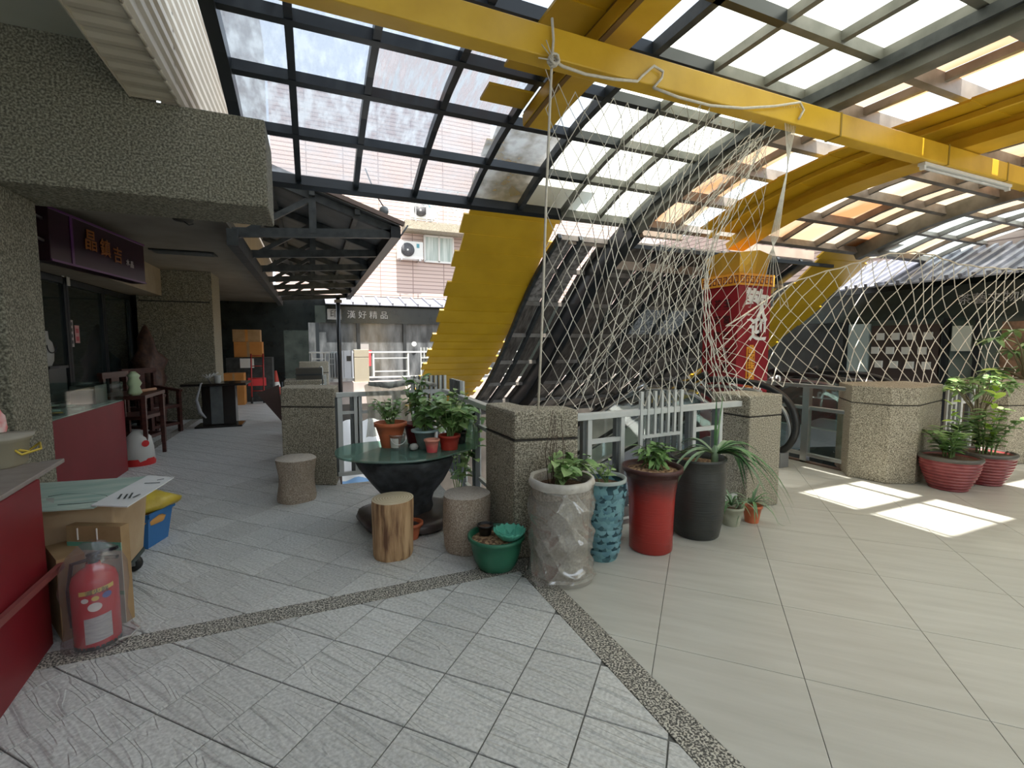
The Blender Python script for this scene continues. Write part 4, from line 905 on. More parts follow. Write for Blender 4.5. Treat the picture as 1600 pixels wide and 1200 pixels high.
def bushy(parent, rnd, n_st, h, spread, me_list, per, z0, lean=(0, 0), stemr=.004, stem=stem_m, smin=.7, smax=1.2, up=(-.3, .7), lowest=.25):
    st = MB(); pts = []
    for k in range(n_st):
        az = rnd.uniform(0, 6.28); q = rnd.uniform(.2, 1) * spread; hh = h * rnd.uniform(.6, 1.05)
        p0 = Vector((rnd.uniform(-.03, .03), rnd.uniform(-.03, .03), z0)); p2 = Vector((q * math.cos(az) + lean[0], q * math.sin(az) + lean[1], z0 + hh)); p1 = (p0 + p2) / 2 + Vector((0, 0, hh * .18))
        path = [p0 * (1 - s) ** 2 + p1 * 2 * s * (1 - s) + p2 * s * s for s in [i / 6 for i in range(7)]]; st.tube(path, [stemr * (1 - .08 * i) for i in range(7)], 4, caps=False)
        for m_ in range(per):
            s = lowest + (1 - lowest) * (m_ + rnd.random()) / per; p = p0 * (1 - s) ** 2 + p1 * 2 * s * (1 - s) + p2 * s * s; pts.append((p, rnd.uniform(0, 6.28)))
    st.build('stems', stem, parent); leaves(parent, me_list, pts, rnd, smin, smax, up)
LF_round = leaf_mesh('broad_leaf', .07, .06, leafl, .3, .3); LF_round2 = leaf_mesh('broad_leaf', .075, .065, leafg, .3, .35)
LF_small = leaf_mesh('small_leaf', .035, .022, leafg, .2, .2, segs=3); LF_small2 = leaf_mesh('small_leaf', .04, .024, leafl, .2, .2, segs=3)
LF_oval = leaf_mesh('oval_leaf', .085, .045, leafl, .35, .2); LF_ovd = leaf_mesh('oval_leaf', .085, .045, leafg, .35, .2); LF_ovy = leaf_mesh('oval_leaf', .08, .045, leafy, .3, .15)
LF_long = leaf_mesh('drooping_leaf', .11, .035, leafg, .25, .5)
# pots on the table (positions on the glass)
def tz(px, py): 
    p = onZ(px, py, TZ); return (p.x, p.y, TZ)
p = pot('large terracotta-coloured pot of small-leaved herb at the left of the glass table', (.56, 3.83, TZ), .075, .118, .20, terracotta, .012, .03)
bushy(p, random.Random(1), 20, .22, .15, [LF_small, LF_small2], 8, .17, smin=.8, smax=1.5)
p = pot('dark maroon pot half hidden behind the large terracotta pot', (.78, 3.90, TZ), .07, .10, .17, M('maroon_plastic', (.13, .012, .018), rough=.4), .008, .02)
bushy(p, random.Random(2), 10, .40, .16, [LF_ovd, LF_round2], 6, .15)
p = pot('grey-blue pot with a wide pale rim beside the pink cup on the table', (.80, 3.66, TZ), .055, .085, .15, M('grey_green_plastic', (.13, .17, .16), rough=.45), .02, .012, rimmat=M('pale_blue_rim', (.33, .45, .46), rough=.4))
bushy(p, random.Random(3), 8, .20, .12, [LF_ovd, LF_round2], 5, .13)
p = pot('small pink translucent cup standing at the front of the glass table', tz(675, 706), .04, .055, .10, two_tone_z('pink_plastic_cup', (.75, .10, .11), (.85, .38, .28), .03, .09, rough=.3), .006, .014, soilm=None, name='pink_cup', cat='cup')
p = pot('bright red-brown pot right of the pink cup under the squash leaves', (.97, 3.55, TZ), .065, .08, .115, M('red_brown_plastic', (.42, .035, .022), (.47, .05, .03), rough=.45), .008, .02)
rn = random.Random(5)
bushy(p, rn, 24, .33, .24, [LF_round, LF_round2, LF_ovd], 7, .10, lean=(.0, .06), smin=.8, smax=1.3)
p = pot('small black nursery pot at the right end of the glass table', (1.10, 3.74, TZ), .055, .07, .10, M('black_plastic', (.012, .012, .012), rough=.4), .006, .012)
bushy(p, random.Random(6), 16, .20, .20, [LF_round, LF_round2], 7, .09, lean=(.04, .02), up=(-.6, .3))
tr_ = thing('trailing_plant', 'trailing leafy plant climbing the railing between the table and the L-shaped pillar', 'plant', (1.18, 4.05, 0)); rnd = random.Random(77); st = MB(); pts = []
for k in range(9):
    p2 = Vector((rnd.uniform(-.16, .05), rnd.uniform(-.5, .45), rnd.uniform(.45, 1.0))); st.tube([(0, 0, 0), (p2.x * .5, p2.y * .6, p2.z * .6), p2], .004, 4, caps=False)
    for m_ in range(8): pts.append((p2 * rnd.uniform(.45, 1) + Vector((rnd.uniform(-.04, .04), rnd.uniform(-.08, .08), rnd.uniform(-.06, .06))), rnd.uniform(0, 6.28)))
st.build('stems', stem_m, tr_); leaves(tr_, [LF_round, LF_round2], pts, rnd, .8, 1.3)
def bottle(loc, label):
    t = thing('plastic_bottle', label, 'bottle', loc); bm_ = glass_mat('green_bottle_plastic', (.55, .75, .58), refl=.12, rough=.1, film=.35, filmcol=(.25, .38, .26))
    MB().lathe([(.045, 0), (.048, .01), (.047, .10), (.05, .12), (.046, .16), (.02, .20), (.017, .215)], 20).build('bottle_body', bm_, t); MB().lathe([(.019, .213), (.019, .235), (0, .235)], 14, capb=False).build('cap', M('pale_green_cap', (.4, .55, .42)), t)
bottle((1.14, 3.50, TZ), 'pale green plastic bottle at the right end of the table by the pillar')
t = thing('clear_pail', 'small clear plastic pail with white label and handle on the table', 'pail', tz(621, 700))
MB().lathe([(.055, 0), (.062, .10), (.068, .102), (.068, .112), (.06, .112)], 24).build('pail_body', glass_mat('cloudy_plastic', (.8, .85, .84), .15, .1, .3, (.5, .52, .5)), t)
MB().grid(lambda u, v: (.0635 * math.cos(-2.7 + u * 1.1) * (.94 + .06 * v), .0635 * math.sin(-2.7 + u * 1.1) * (.94 + .06 * v), .012 + .075 * v), 8, 1).build('paper_label', M('cream_label', (.68, .66, .6)), t)
MB().tube([(.06 * math.cos(a), -.062 - .01 * math.sin(a), .095 - .055 * math.sin(a)) for a in [i * math.pi / 10 for i in range(11)]], .003, 5).build('wire_handle', white_m, t)
o = MB().lathe([(.01, -.025), (.03, -.018), (.036, 0), (.028, .02), (.008, .028)], 16, wob=lambda a, z, i: 1 + .12 * math.sin(2 * a)).build('grey_pebble', M('grey_stone', (.36, .36, .34), (.45, .45, .43), rough=.8, scale=30)); o.location = (.70, 3.60, TZ + .03); tag(o, 'smooth grey pebble next to the clear pail', 'stone')
o = pot('small terracotta pot on the floor behind the log stool', (.66, 3.36, 0), .05, .075, .12, terracotta, soilm=None); o.location = (.62, 3.34, .0)
# hanging plastic sheet
def sheet(u, v):
    x = .46 + .40 * u + .03 * math.sin(v * 3); z = 1.0 - .52 * v + .02 * math.sin(u * 9); y = 4.86 + .035 * math.sin(u * 16 + v * 2) + .02 * math.sin(u * 31) - .06 * v
    return (x, y, z)
o = MB().grid(sheet, 40, 12).build('plastic_sheet', glass_mat('dusty_plastic_sheet', (.85, .86, .8), .1, .3, .6, (.55, .53, .46))); tag(o, 'dusty clear plastic sheet draped over the railing behind the terracotta pot', 'plastic sheet')
o = MB().tube([(.5, 4.85, 1.02), (.7, 4.83, 1.0), (.95, 4.86, 1.03), (1.2, 4.9, .98)], [.02, .035, .03, .02], 8).build('rolled_plastic_bag', M('grey_plastic_roll', (.5, .5, .46), (.12, .12, .12), scale=14, rough=.4)); tag(o, 'crumpled grey plastic rolled along the railing top behind the plants', 'plastic bag')
# bright tarp below
def tarp(u, v): return (.1 + 1.3 * u, 6.4 + 3.2 * v, -1.35 + 1.3 * v + .03 * math.sin(u * 20) + .02 * math.sin(v * 30))
o = thing('market_canopy', 'sunlit white and blue canopy on the lower floor seen through the railing', 'canopy')
MB().grid(lambda u, v: (lambda a: (a[0], a[1], a[2]))(tarp(u, v * .45)), 20, 10).build('blue_cloth', M('light_blue_tarp', (.20, .42, .75), (.32, .52, .8), rough=.6, scale=2, stretch=(.4, 4, 1)), o)
MB().grid(lambda u, v: tarp(u, .45 + v * .55), 20, 10).build('white_cloth', M('white_tarp', (.85, .86, .86), rough=.6), o)
MB().grid(lambda u, v: (.1 + 1.3 * u, 6.05 + .35 * v, -1.65 + .3 * v), 4, 2).build('front_valance', M('pale_teal_tarp', (.7, .78, .76), rough=.6), o)
for x in (.12, 1.38):
    for y, z in ((6.4, -1.4), (9.5, -.1)): MB().tube([(x, y, -3.4), (x, y, z)], .03, 6).build('pole', steel, o)

# ---- tall pots
def wrap_wob(a, z, i): return 1 + .03 * math.sin(7 * a + z * 22) + .025 * math.sin(11 * a - z * 30) + .02 * math.sin(4 * a + z * 41)
t = thing('wrapped_planter', 'tall planter wrapped in wrinkled clear plastic over mesh, leafy plant on top', 'planter', (1.36, 2.44, 0))
mesh_m = M('grey_beige_mesh_fabric', (.25, .22, .185), (.40, .36, .31), rough=.8, scale=80, bump=.4, bscale=90)
MB().lathe([(.15, .005), (.17, .03), (.165, .2), (.17, .4), (.18, .57), (.185, .60), (.165, .605), (.155, .55)], 40, wob=lambda a, z, i: 1 + .012 * math.sin(5 * a + z * 9)).build('planter_body', mesh_m, t)
MB().lathe([(.156, .552), (.08, .56), (0, .562)], 32, capb=False).build('soil', soil, t)
nz_ = 90; prf = [(.186 + .010 * math.sin(k * .21) + (.018 if k < 6 else 0), .004 + .585 * k / nz_) for k in range(nz_ + 1)]
def rdg(x): return (1 - abs(math.sin(x))) ** 2.2
def wr(a, z, i): return .965 + .085 * rdg(1.5 * a + 11 * z + 1.3 * math.sin(2 * a + 5 * z)) + .06 * rdg(2 * a - 17 * z + 1.1 * math.sin(3 * a)) + .045 * rdg(3.5 * a + 27 * z + 1.5 * math.sin(a * 2 - 8 * z)) + .02 * math.sin(4 * a + 7 * z)
MB().lathe(prf, 128, wob=wr, capb=False).build('plastic_wrap', plastic_clear, t)
MB().lathe([(.188, .56), (.20, .585), (.192, .615), (.172, .61), (.165, .59)], 48, wob=lambda a, z, i: 1 + .015 * math.sin(9 * a), capb=False).build('folded_rim', M('milky_folded_plastic', (.48, .45, .40), (.6, .57, .52), rough=.4, scale=20), t)
MB().grid(lambda u, v: (.17 * math.cos(-.5 + .5 * u) * (1.08 + .25 * v * (1 - v)), .17 * math.sin(-.5 + .5 * u) * (1.08 + .2 * v), .60 - .10 * v), 8, 4).build('loose_flap', plastic_clear, t)
rnd = random.Random(21); bushy(t, rnd, 16, .17, .17, [LF_oval, LF_round, LF_ovd], 6, .56, lean=(.05, -.04), smin=.8, smax=1.25)
for k in range(7):
    a = rnd.uniform(0, 6.28); x, y = .05 * math.cos(a) - .03, .05 * math.sin(a); MB().tube([(x, y, .55), (x * 1.3, y * 1.3, .75), (x * .6 - .01, y * .6, rnd.uniform(.82, 1.02))], .0025, 4).build('thin_stick', M('dry_stick', (.09, .06, .04)), t)
t = pot('tall teal glazed planter with fish-scale relief', (1.73, 2.55, 0), .105, .148, .54, M('teal_scale_glaze', (.012, .055, .075), (.16, .33, .36), rough=.35, scale=32, noise='voronoi', bump=.0), .004, .02, soilm=soil, soild=.05, name='tall_planter',
        prof=[(.10, 0), (.108, .02), (.12, .12), (.135, .25), (.148, .38), (.153, .48), (.148, .52)], n=40, rimmat=M('pale_worn_rim', (.35, .40, .38)))
# relief scales: separate rows
sc_m = M('teal_scale_relief', (.07, .18, .23), (.17, .33, .37), rough=.3, scale=9); sm = MB()
for r_ in range(9):
    z = .06 + r_ * .048; rad = .112 + (z / .54) * .045
    if z > .42: rad = .154
    for k in range(13):
        a = 2 * math.pi * (k + .5 * (r_ % 2)) / 13; c_, s_ = math.cos(a), math.sin(a)
        vs_ = []
        for j in range(7):
            b_ = math.pi * j / 6; uu = .032 * math.cos(b_); zz_ = z + .02 - .034 * math.sin(b_); vs_.append((c_ * (rad + .002) - s_ * uu, s_ * (rad + .002) + c_ * uu, zz_))
        vs_.append((c_ * (rad + .007), s_ * (rad + .007), z)); sm.add(vs_, [(j, j + 1, 7) for j in range(6)] + [(6, 0, 7)], 0, True)
tag(sm.build('relief_scales', sc_m, t), kind='stuff')
bushy(t, random.Random(9), 6, .16, .13, [LF_oval, LF_small2], 3, .5)
t = pot('tall glazed red planter with dark rim and bark chips', (2.12, 2.53, 0), .15, .19, .58, two_tone_z('red_flambe_glaze', (.36, .025, .018), (.07, .02, .018), .36, .50, rough=.3, bump=.25, bscale=3, bst=(1, 1, 60)), .012, .03, soilm=bark, soild=.03, name='tall_planter',
        prof=[(.135, 0), (.145, .01), (.148, .2), (.155, .38), (.17, .50), (.188, .56)], n=44)
bushy(t, random.Random(11), 14, .15, .10, [LF_long], 6, .56, lean=(.07, .06), smin=.7, smax=1.1)
t = pot('tall ribbed charcoal planter with a long-leaved drooping plant', (2.60, 2.60, 0), .165, .19, .585, M('charcoal_glaze', (.025, .027, .025), (.05, .052, .048), rough=.4, scale=4, bump=.35, bscale=3, bstretch=(1, 1, 60)), .008, .02, soilm=bark, soild=.05, name='tall_planter',
        prof=[(.15, 0), (.16, .01), (.185, .15), (.195, .32), (.195, .48), (.188, .56)], n=44)
def blade(parent, p0, az, Ln, rise, w_, mat, rnd, droop=1.4):
    pts = []
    n = 9
    for i in range(n + 1):
        s = i / n; r_ = Ln * s; pts.append(Vector((p0[0] + math.cos(az) * r_ * (.95 - .15 * s), p0[1] + math.sin(az) * r_ * (.95 - .15 * s), p0[2] + rise * s * 1.6 - droop * Ln * s * s * .85)))
    mb = MB(); vs_ = []; sd = Vector((-math.sin(az), math.cos(az), 0))
    for i, p in enumerate(pts):
        s = i / n; wd = w_ * (1 - s ** 2.2) * (.6 + .8 * min(1, s * 3)) / 1.4 + .0008; p.z = max(p.z, -parent.location.z + .006 + .002 * (i % 2)); vs_ += [p - sd * wd + Vector((0, 0, wd * .5)), p, p + sd * wd + Vector((0, 0, wd * .5))]
    fs = []
    for i in range(n): a = i * 3; fs += [(a, a + 3, a + 4, a + 1), (a + 1, a + 4, a + 5, a + 2)]
    mb.add(vs_, fs, 0, True); return mb.build('leaf', mat, parent)
rnd = random.Random(4); bg1 = M('blade_green', (.05, .16, .06), (.16, .30, .12), rough=.4, scale=10); bg2 = M('blade_grey_green', (.16, .27, .15), (.28, .38, .24), rough=.4, scale=8)
hub = (.10, -.06, .60)
MB().lathe([(.02, .5), (.026, .56), (.022, .64), (.006, .68)], 10, c=(hub[0], hub[1], 0)).build('leaf_crown', bg2, t)
for k in range(38):
    az = rnd.uniform(-1.6, .5) if k % 4 else rnd.uniform(1.8, 3.4); blade(t, hub, az, rnd.uniform(.30, .68), rnd.uniform(.12, .24), rnd.uniform(.014, .021), bg1 if k % 2 else bg2, rnd, 1.15)
for k in range(3): blade(t, hub, rnd.uniform(0, 6), .06, .28, .01, bg1, rnd, .2)
# little pots beside it
t = pot('small pale pot with a spider plant beside the charcoal planter', (2.98, 2.62, 0), .06, .085, .15, M('pale_stone_pot', (.36, .36, .27), (.44, .44, .34), rough=.8, scale=14), .006, .02, name='small_pot')
for k in range(20): blade(t, (0, 0, .15), rnd.uniform(0, 6.28), rnd.uniform(.12, .28), rnd.uniform(.06, .16), .008, bg2 if k % 2 else bg1, rnd, 1.3)
t = pot('small terracotta pot with a spider plant in front of the granite pillar', (3.18, 2.60, 0), .05, .07, .14, terracotta, .006, .02, name='small_pot')
for k in range(24): blade(t, (0, 0, .14), rnd.uniform(0, 6.28), rnd.uniform(.12, .34), rnd.uniform(.06, .2), .008, bg2 if k % 2 else bg1, rnd, 1.4)
# green basin
gr = M('dark_green_plastic', (.015, .12, .065), (.03, .16, .09), rough=.4, scale=8)
t = pot('dark green plastic basin pot with wood chips, in front of the stone stool', (1.03, 2.68, 0), .10, .168, .215, gr, .014, .018, soilm=bark, soild=.03, name='basin_pot', prof=[(.09, 0), (.115, .012), (.14, .06), (.156, .13), (.165, .19)])
t2 = thing('petal_dish', 'mint green flower-petal plastic dish resting in the green basin', 'dish', (1.10, 2.63, .20), R(20)); mint = M('mint_plastic', (.10, .48, .34), (.14, .55, .40), rough=.35, scale=6)
MB().lathe([(.0, .0), (.05, .002)], 16, capb=False).build('dish_base', mint, t2)
for k in range(8):
    a = k * math.pi / 4
    def pet(u, v, a=a):
        r_ = .045 + .055 * u; ww_ = .036 * (1.1 if u < .7 else (1.05 if u < .9 else .6)); s = (v - .5) * 2; return (r_ * math.cos(a) - s * ww_ * math.sin(a), r_ * math.sin(a) + s * ww_ * math.cos(a), .002 + .055 * u ** 1.4 - .012 * (1 - s * s))
    MB().grid(pet, 6, 4).build('petal', mint, t2, solid=.003)
pot('tiny black pot behind the petal dish in the green basin', (.985, 2.76, .185), .035, .05, .07, M('black_plastic', (.012, .012, .012)), .004, .01, name='small_pot', soilm=soil, soild=.012)

# ---- right ribbed pots with glossy plants
rib_g = M('ribbed_maroon_glaze', (.20, .03, .035), (.30, .07, .07), rough=.3, scale=10); rimd = M('dark_bronze_rim', (.07, .065, .055), (.11, .10, .085), rough=.4, scale=8)
def ribpot(label, loc, s):
    t = thing('ribbed_pot', label, 'plant pot', loc); prof = []
    n = 60
    for k in range(n + 1):
        z = .34 * k / n; base = .145 + .10 * math.sin(math.pi / 2 * min(1, (z / .34) * 1.0)) + .01; prof.append(((base + .006 * math.sin(z * 2 * math.pi / .034)) * s, z * s))
    MB().lathe(prof + [(.235 * s, .34 * s), (.22 * s, .30 * s)], 40).build('pot_body', rib_g, t)
    MB().lathe([(.257 * s, .315 * s), (.268 * s, .33 * s), (.266 * s, .355 * s), (.24 * s, .36 * s), (.235 * s, .33 * s)], 40, capb=False).build('rim', rimd, t)
    MB().lathe([(.238 * s, .325 * s), (0, .335 * s)], 30, capb=False).build('soil', soil, t)
    return t
def zz(parent, rnd, n, z0, h, mes, lean=(0, 0)):
    st = MB()
    for k in range(n):
        az = rnd.uniform(0, 6.28); q = rnd.uniform(.06, .20); hh = h * rnd.uniform(.6, 1.1); p0 = Vector((.08 * math.cos(az) * rnd.random(), .08 * math.sin(az) * rnd.random(), z0))
        p2 = p0 + Vector((q * math.cos(az) + lean[0], q * math.sin(az) + lean[1], hh)); p1 = p0 + Vector((0, 0, hh * .55))
        pa = [p0 * (1 - s) ** 2 + p1 * 2 * s * (1 - s) + p2 * s * s for s in [i / 8 for i in range(9)]]; st.tube(pa, [.008 - .0007 * i for i in range(9)], 5, caps=False)
        me = mes[1] if rnd.random() < .6 else mes[0]
        for i in range(2, 9):
            d = (pa[i] - pa[i - 1]).normalized(); aa = math.atan2(d.y, d.x)
            for sg in (-1, 1): inst(me, 'leaf', parent, pa[i], (0, -rnd.uniform(.1, .6), aa + sg * rnd.uniform(.9, 1.4)), (1.25, 1.45, 1.25))
    st.build('stems', stem_m, parent)
p1_ = onZ(1480, 768); ra = .25
t = ribpot('front ribbed maroon pot with a glossy feather-leaved plant at right', (p1_.x + .14, p1_.y + .06, 0), .92); zz(t, random.Random(31), 9, .30, .36, [LF_ovd, LF_oval])
leaves(t, [LF_ovy], [(Vector((.12, .06, .60 + .05 * k)), k * 2.1) for k in range(8)], random.Random(2), .8, 1.3)
p1_ = onZ(1545, 764)
t = ribpot('rear ribbed maroon pot with a taller bright plant, at the right edge', (p1_.x + .22, p1_.y + .14, 0), .92); zz(t, random.Random(37), 9, .29, .52, [LF_ovd, LF_oval], lean=(.06, 0))
leaves(t, [LF_ovy], [(Vector((-.02 + .02 * math.sin(k), -.05, .42 + .035 * k)), k * 1.9) for k in range(22)], random.Random(3), 1, 1.6)
# foliage above the wide pillar
def airy(label, loc, rnd, ncl, R_, zt, mes, h0):
    t = thing('leafy_shrub', label, 'plant', loc); st = MB(); pts = []
    for k in range(ncl):
        az = rnd.uniform(0, 6.28); q = R_ * math.sqrt(rnd.random()); c_ = Vector((q * math.cos(az) - .12, q * math.sin(az) * .45, zt * rnd.uniform(.88, 1.04)))
        st.tube([(0, 0, h0), (c_.x * .3, c_.y * .3, zt * .7), c_], [.012, .008, .003], 5, caps=False)
        for i in range(7): pts.append((c_ + Vector((rnd.uniform(-.05, .05), rnd.uniform(-.05, .05), rnd.uniform(-.03, .03))), i * .9 + rnd.random()))
    st.build('stems', M('grey_twig', (.2, .17, .1)), t); leaves(t, mes, pts, rnd, .8, 1.4, (-.5, .4)); return t
s1 = (6.72, 2.70)
airy('airy pale-leaved shrub spreading above the ribbed maroon pots', (s1[0], s1[1], 0), random.Random(41), 22, .52, 1.04, [LF_oval, LF_long, LF_ovd], .3)
s2 = Vector((8.15, 2.85, .98))
t = thing('leafy_shrub', 'dark umbrella-leaved shrub at the right edge beyond the pillar', 'plant', s2); rnd = random.Random(43); st = MB(); LB = leaf_mesh('large_leaf', .22, .075, leafg, .25, .3); LB2 = leaf_mesh('large_leaf', .22, .075, leafl, .25, .3)
for k in range(13):
    az = rnd.uniform(0, 6.28); c_ = Vector((.45 * math.cos(az) * rnd.random() - .05, .3 * math.sin(az), rnd.uniform(.08, .62))); st.tube([(0, 0, 0), (c_.x * .4, c_.y * .4, c_.z * .6), c_], [.02, .012, .005], 5, caps=False)
    for i in range(8): inst(LB if i % 3 else LB2, 'leaf', t, c_, (0, rnd.uniform(-.3, .3), i * .785 + rnd.random() * .3), (1, 1, 1))
st.build('stems', M('grey_twig', (.2, .17, .1)), t)

# ---- left foreground: counter, container, display case
t = thing('red_counter', 'dark red counter with grey top at the left foreground', 'counter', (0, 0, 0))
MB().add([(-1.17, 2.78, .0), (-1.12, 2.2, 0), (-1.10, .6, 0), (-2.4, .6, 0), (-2.4, 2.9, 0), (-1.5, 2.9, 0)] + [(-1.17, 2.78, .79), (-1.12, 2.2, .79), (-1.10, .6, .79), (-2.4, .6, .79), (-2.4, 2.9, .79), (-1.5, 2.9, .79)],
         [(0, 1, 2, 3, 4, 5)[::1], (11, 10, 9, 8, 7, 6)] + [(i, 6 + i, 6 + (i + 1) % 6, (i + 1) % 6) for i in range(6)]).build('counter_body', redpanel, t)
MB().prism([(-1.215, 3.14), (-1.145, 2.45), (-1.09, .6), (-2.4, .6), (-2.4, 3.0), (-1.42, 3.02)], .79, .812).build('counter_top', greytop, t, bevel=.004)
MB().bar((-1.12, 2.80, .37), (-1.09, 1.2, .37), .02, .03).build('side_moulding', M('dull_red_moulding', (.20, .05, .045), rough=.5), t)
t = thing('food_tub', 'translucent plastic tub with a yellow folded band on the red counter', 'tub', onZ(-5, 728, .815)); t.location.z = .813
MB().lathe([(.095, 0), (.105, .012), (.115, .12), (.125, .125), (.125, .14)], 24, wob=lambda a, z, i: 1 / max(abs(math.cos(a)), abs(math.sin(a))) ** .35).build('tub_body', glass_mat('cream_tub_plastic', (.8, .78, .65), .1, .2, .6, (.52, .47, .36)), t)
MB().lathe([(.132, .138), (.135, .15), (0, .158)], 24, wob=lambda a, z, i: 1 / max(abs(math.cos(a)), abs(math.sin(a))) ** .35, capb=False).build('lid', M('grey_cream_lid', (.36, .33, .27)), t)
yl = M('yellow_plastic_band', (.62, .45, .06)); MB().tube([(.09, -.06, .09), (.13, .0, .06), (.09, .05, .05), (.13, .09, .09), (.16, .02, .07), (.12, -.06, .06), (.09, -.06, .09)], .006, 5).build('yellow_band', yl, t)
o = MB().lathe([(.03, 0), (.035, .02), (.03, .08), (.018, .1), (.012, .12), (0, .122)], 14).build('red_figurine', M('red_white_plastic', (.75, .08, .08), (.8, .7, .68), scale=14)); o.location = onZ(-2, 728, .815) + Vector((-.02, .06, .157)); tag(o, 'small red and white item on the tub lid at the left edge', 'trinket')

ca, cb = (-1.95, 4.82), (-1.95, 6.45)
t = thing('display_case', 'dark red display case with glass top section and white goods inside', 'display case', (ca[0], ca[1], 0))
Ly = 1.63; Lx = -.62
MB().box(Lx, 0, 0, Ly, 0, .79).build('red_base', redpanel, t, bevel=.004)
MB().box(Lx + .01, -.01, .01, Ly - .01, .79, .80).build('display_cloth', M('white_display_cloth', (.4, .4, .36), (.52, .5, .45), scale=8), t)
MB().box(-.008, 0, 0, Ly, .79, 1.0).build('front_glass', glass_g, t); MB().box(Lx, 0, 0, .008, .79, 1.0).build('side_glass', glass_g, t); MB().box(Lx, 0, Ly - .008, Ly, .79, 1.0).build('side_glass', glass_g, t)
MB().box(Lx, .0, 0, Ly, 1.0, 1.008).build('top_glass', glass_g, t)
rnd = random.Random(8)
for k in range(26):
    x = Lx + .08 + rnd.random() * .45; y = .1 + rnd.random() * (Ly - .25); 
    MB().lathe([(.05, 0), (.052, .012), (0, .014)], 10).build('tray', M(['jade_item', 'amber_item', 'pale_item', 'dark_item'][k % 4], [(.3, .35, .28), (.6, .35, .08), (.6, .58, .52), (.08, .07, .06)][k % 4], rough=.3), t, loc=(x, y, .801))
MB().box(-.3, -.1, 1.2, 1.5, .8, .99).build('inner_box', M('dark_item', (.08, .07, .06)), t)
# fluorescent lamp fitting inside back shop, reflected in the case: ceiling tube above the case
t = thing('ceiling_tube_light', 'lit ceiling tube light in the shop passage reflected in the display glass', 'lamp', (-2.55, 8.6, 2.70))
MB().box(-.05, .05, -.6, .6, .0, .06).build('housing', white_m, t); MB().tube([(0, -.55, -.02), (0, .55, -.02)], .016, 8).build('lit_tube', M('lit_tube', (1, 1, 1), emit=((1, 1, .97), 6)), t)

# cart with box
t = thing('wheeled_trolley', 'low trolley with black castors under the cardboard box', 'trolley', (-1.02, 3.28, 0))
MB().box(-.62, .0, -.24, .28, .10, .13).build('deck', M('dark_green_deck', (.03, .045, .04), rough=.5), t, bevel=.005)
def caster(x, y):
    f_ = MB().box(-.02, .02, -.03, -.02, 0, .07).box(-.02, .02, .02, .03, 0, .07).box(-.03, .03, -.03, .03, .05, .056); f_ = f_.build('castor_fork', steel, t, loc=(x, y, .045))
    w_ = MB().lathe([(.02, -.015), (.05, -.013), (.055, 0), (.05, .013), (.02, .015)], 18, capt=True).build('castor_wheel', rubber, f_, loc=(0, 0, .01)); w_.rotation_euler = (R(90), 0, 0)
for x in (-.56, -.05):
    for y in (-.2, .22): caster(x, y)
t = thing('cardboard_box', 'large tan cardboard box standing on the low trolley', 'box', (-1.02, 3.28, .131))
bxm = MB(); bw = .60
bxm.add([(-bw, -.24, 0), (0, -.22, 0), (.0, .26, 0), (-bw, .26, 0), (-bw - .02, -.26, .43), (.03, -.24, .45), (.04, .28, .45), (-bw - .02, .28, .43)], [(0, 3, 2, 1), (4, 5, 6, 7), (0, 1, 5, 4), (1, 2, 6, 5), (2, 3, 7, 6), (3, 0, 4, 7)]); bxm.build('box_body', card, t, bevel=.01)
MB().box(-.33, -.325, -.262, -.25, .05, .42).build('tape_seam', card_d, t); MB().box(-.09, -.06, -.246, -.238, .30, .31).build('dark_tear', M('dark_tear', (.06, .04, .03)), t)
def boardp(label, pts, z, th, m, extra=None):
    t = thing('poster_board', label, 'poster board', (0, 0, 0)); n = len(pts)
    mb = MB(); vs_ = [(x, y, z_) for x, y, z_ in pts] + [(x, y, z_ + th) for x, y, z_ in pts]; mb.add(vs_, [(3, 2, 1, 0), (4, 5, 6, 7)] + [(i, (i + 1) % 4, 4 + (i + 1) % 4, 4 + i) for i in range(4)]); mb.build('board_sheet', m, t); return t
def bq(px, py, z): q = onZ(px, py, z); return (q.x, q.y, z)
mintb = M('mint_print_board', (.27, .40, .35), (.46, .54, .47), rough=.5, scale=3, stretch=(1, 5, 1))
zb1 = .592
t = boardp('mint green printed board lying on the cardboard box', [bq(40, 802, zb1), bq(146, 795, zb1), bq(236, 745, zb1 + .008), bq(50, 757, zb1)], 0, .006, mintb)
t2 = boardp('white printed strip board overlapping the mint green board', [bq(142, 791, zb1 + .012), bq(199, 793, zb1 + .012), bq(272, 747, zb1 + .02), bq(232, 744, zb1 + .02)], 0, .006, M('white_print_board', (.66, .66, .66), (.72, .72, .72), rough=.5))
def ondraw(parent, a, b_, wd, m): MB().bar(a, b_, wd, .0015).build('printed_mark', m, parent)
ink = M('dark_ink', (.05, .06, .06))
for (a, b_) in (((185, 779), (190, 772)), ((194, 779), (199, 772)), ((202, 778), (207, 770)), ((208, 777), (219, 772)), ((226, 755), (250, 754)), ((246, 750), (256, 748))):
    ondraw(t2, Vector(bq(*a, zb1 + .026)), Vector(bq(*b_, zb1 + .026)), .008, ink)
pts = [Vector(bq(px, py, zb1 + .0085)) for px, py in ((75, 776), (100, 772), (140, 771), (165, 774), (172, 778), (160, 783), (130, 786), (90, 789))]
MB().tube(pts, .0015, 4).build('printed_outline', ink, t)
MB().grid(lambda u, v: tuple(Vector(bq(72 + 62 * u, 778 + 9 * v * math.sin(math.pi * min(1, u + .15)), zb1 + .0075))), 8, 2).build('printed_shape', M('grey_print', (.28, .30, .28), (.42, .42, .38), scale=8), t)
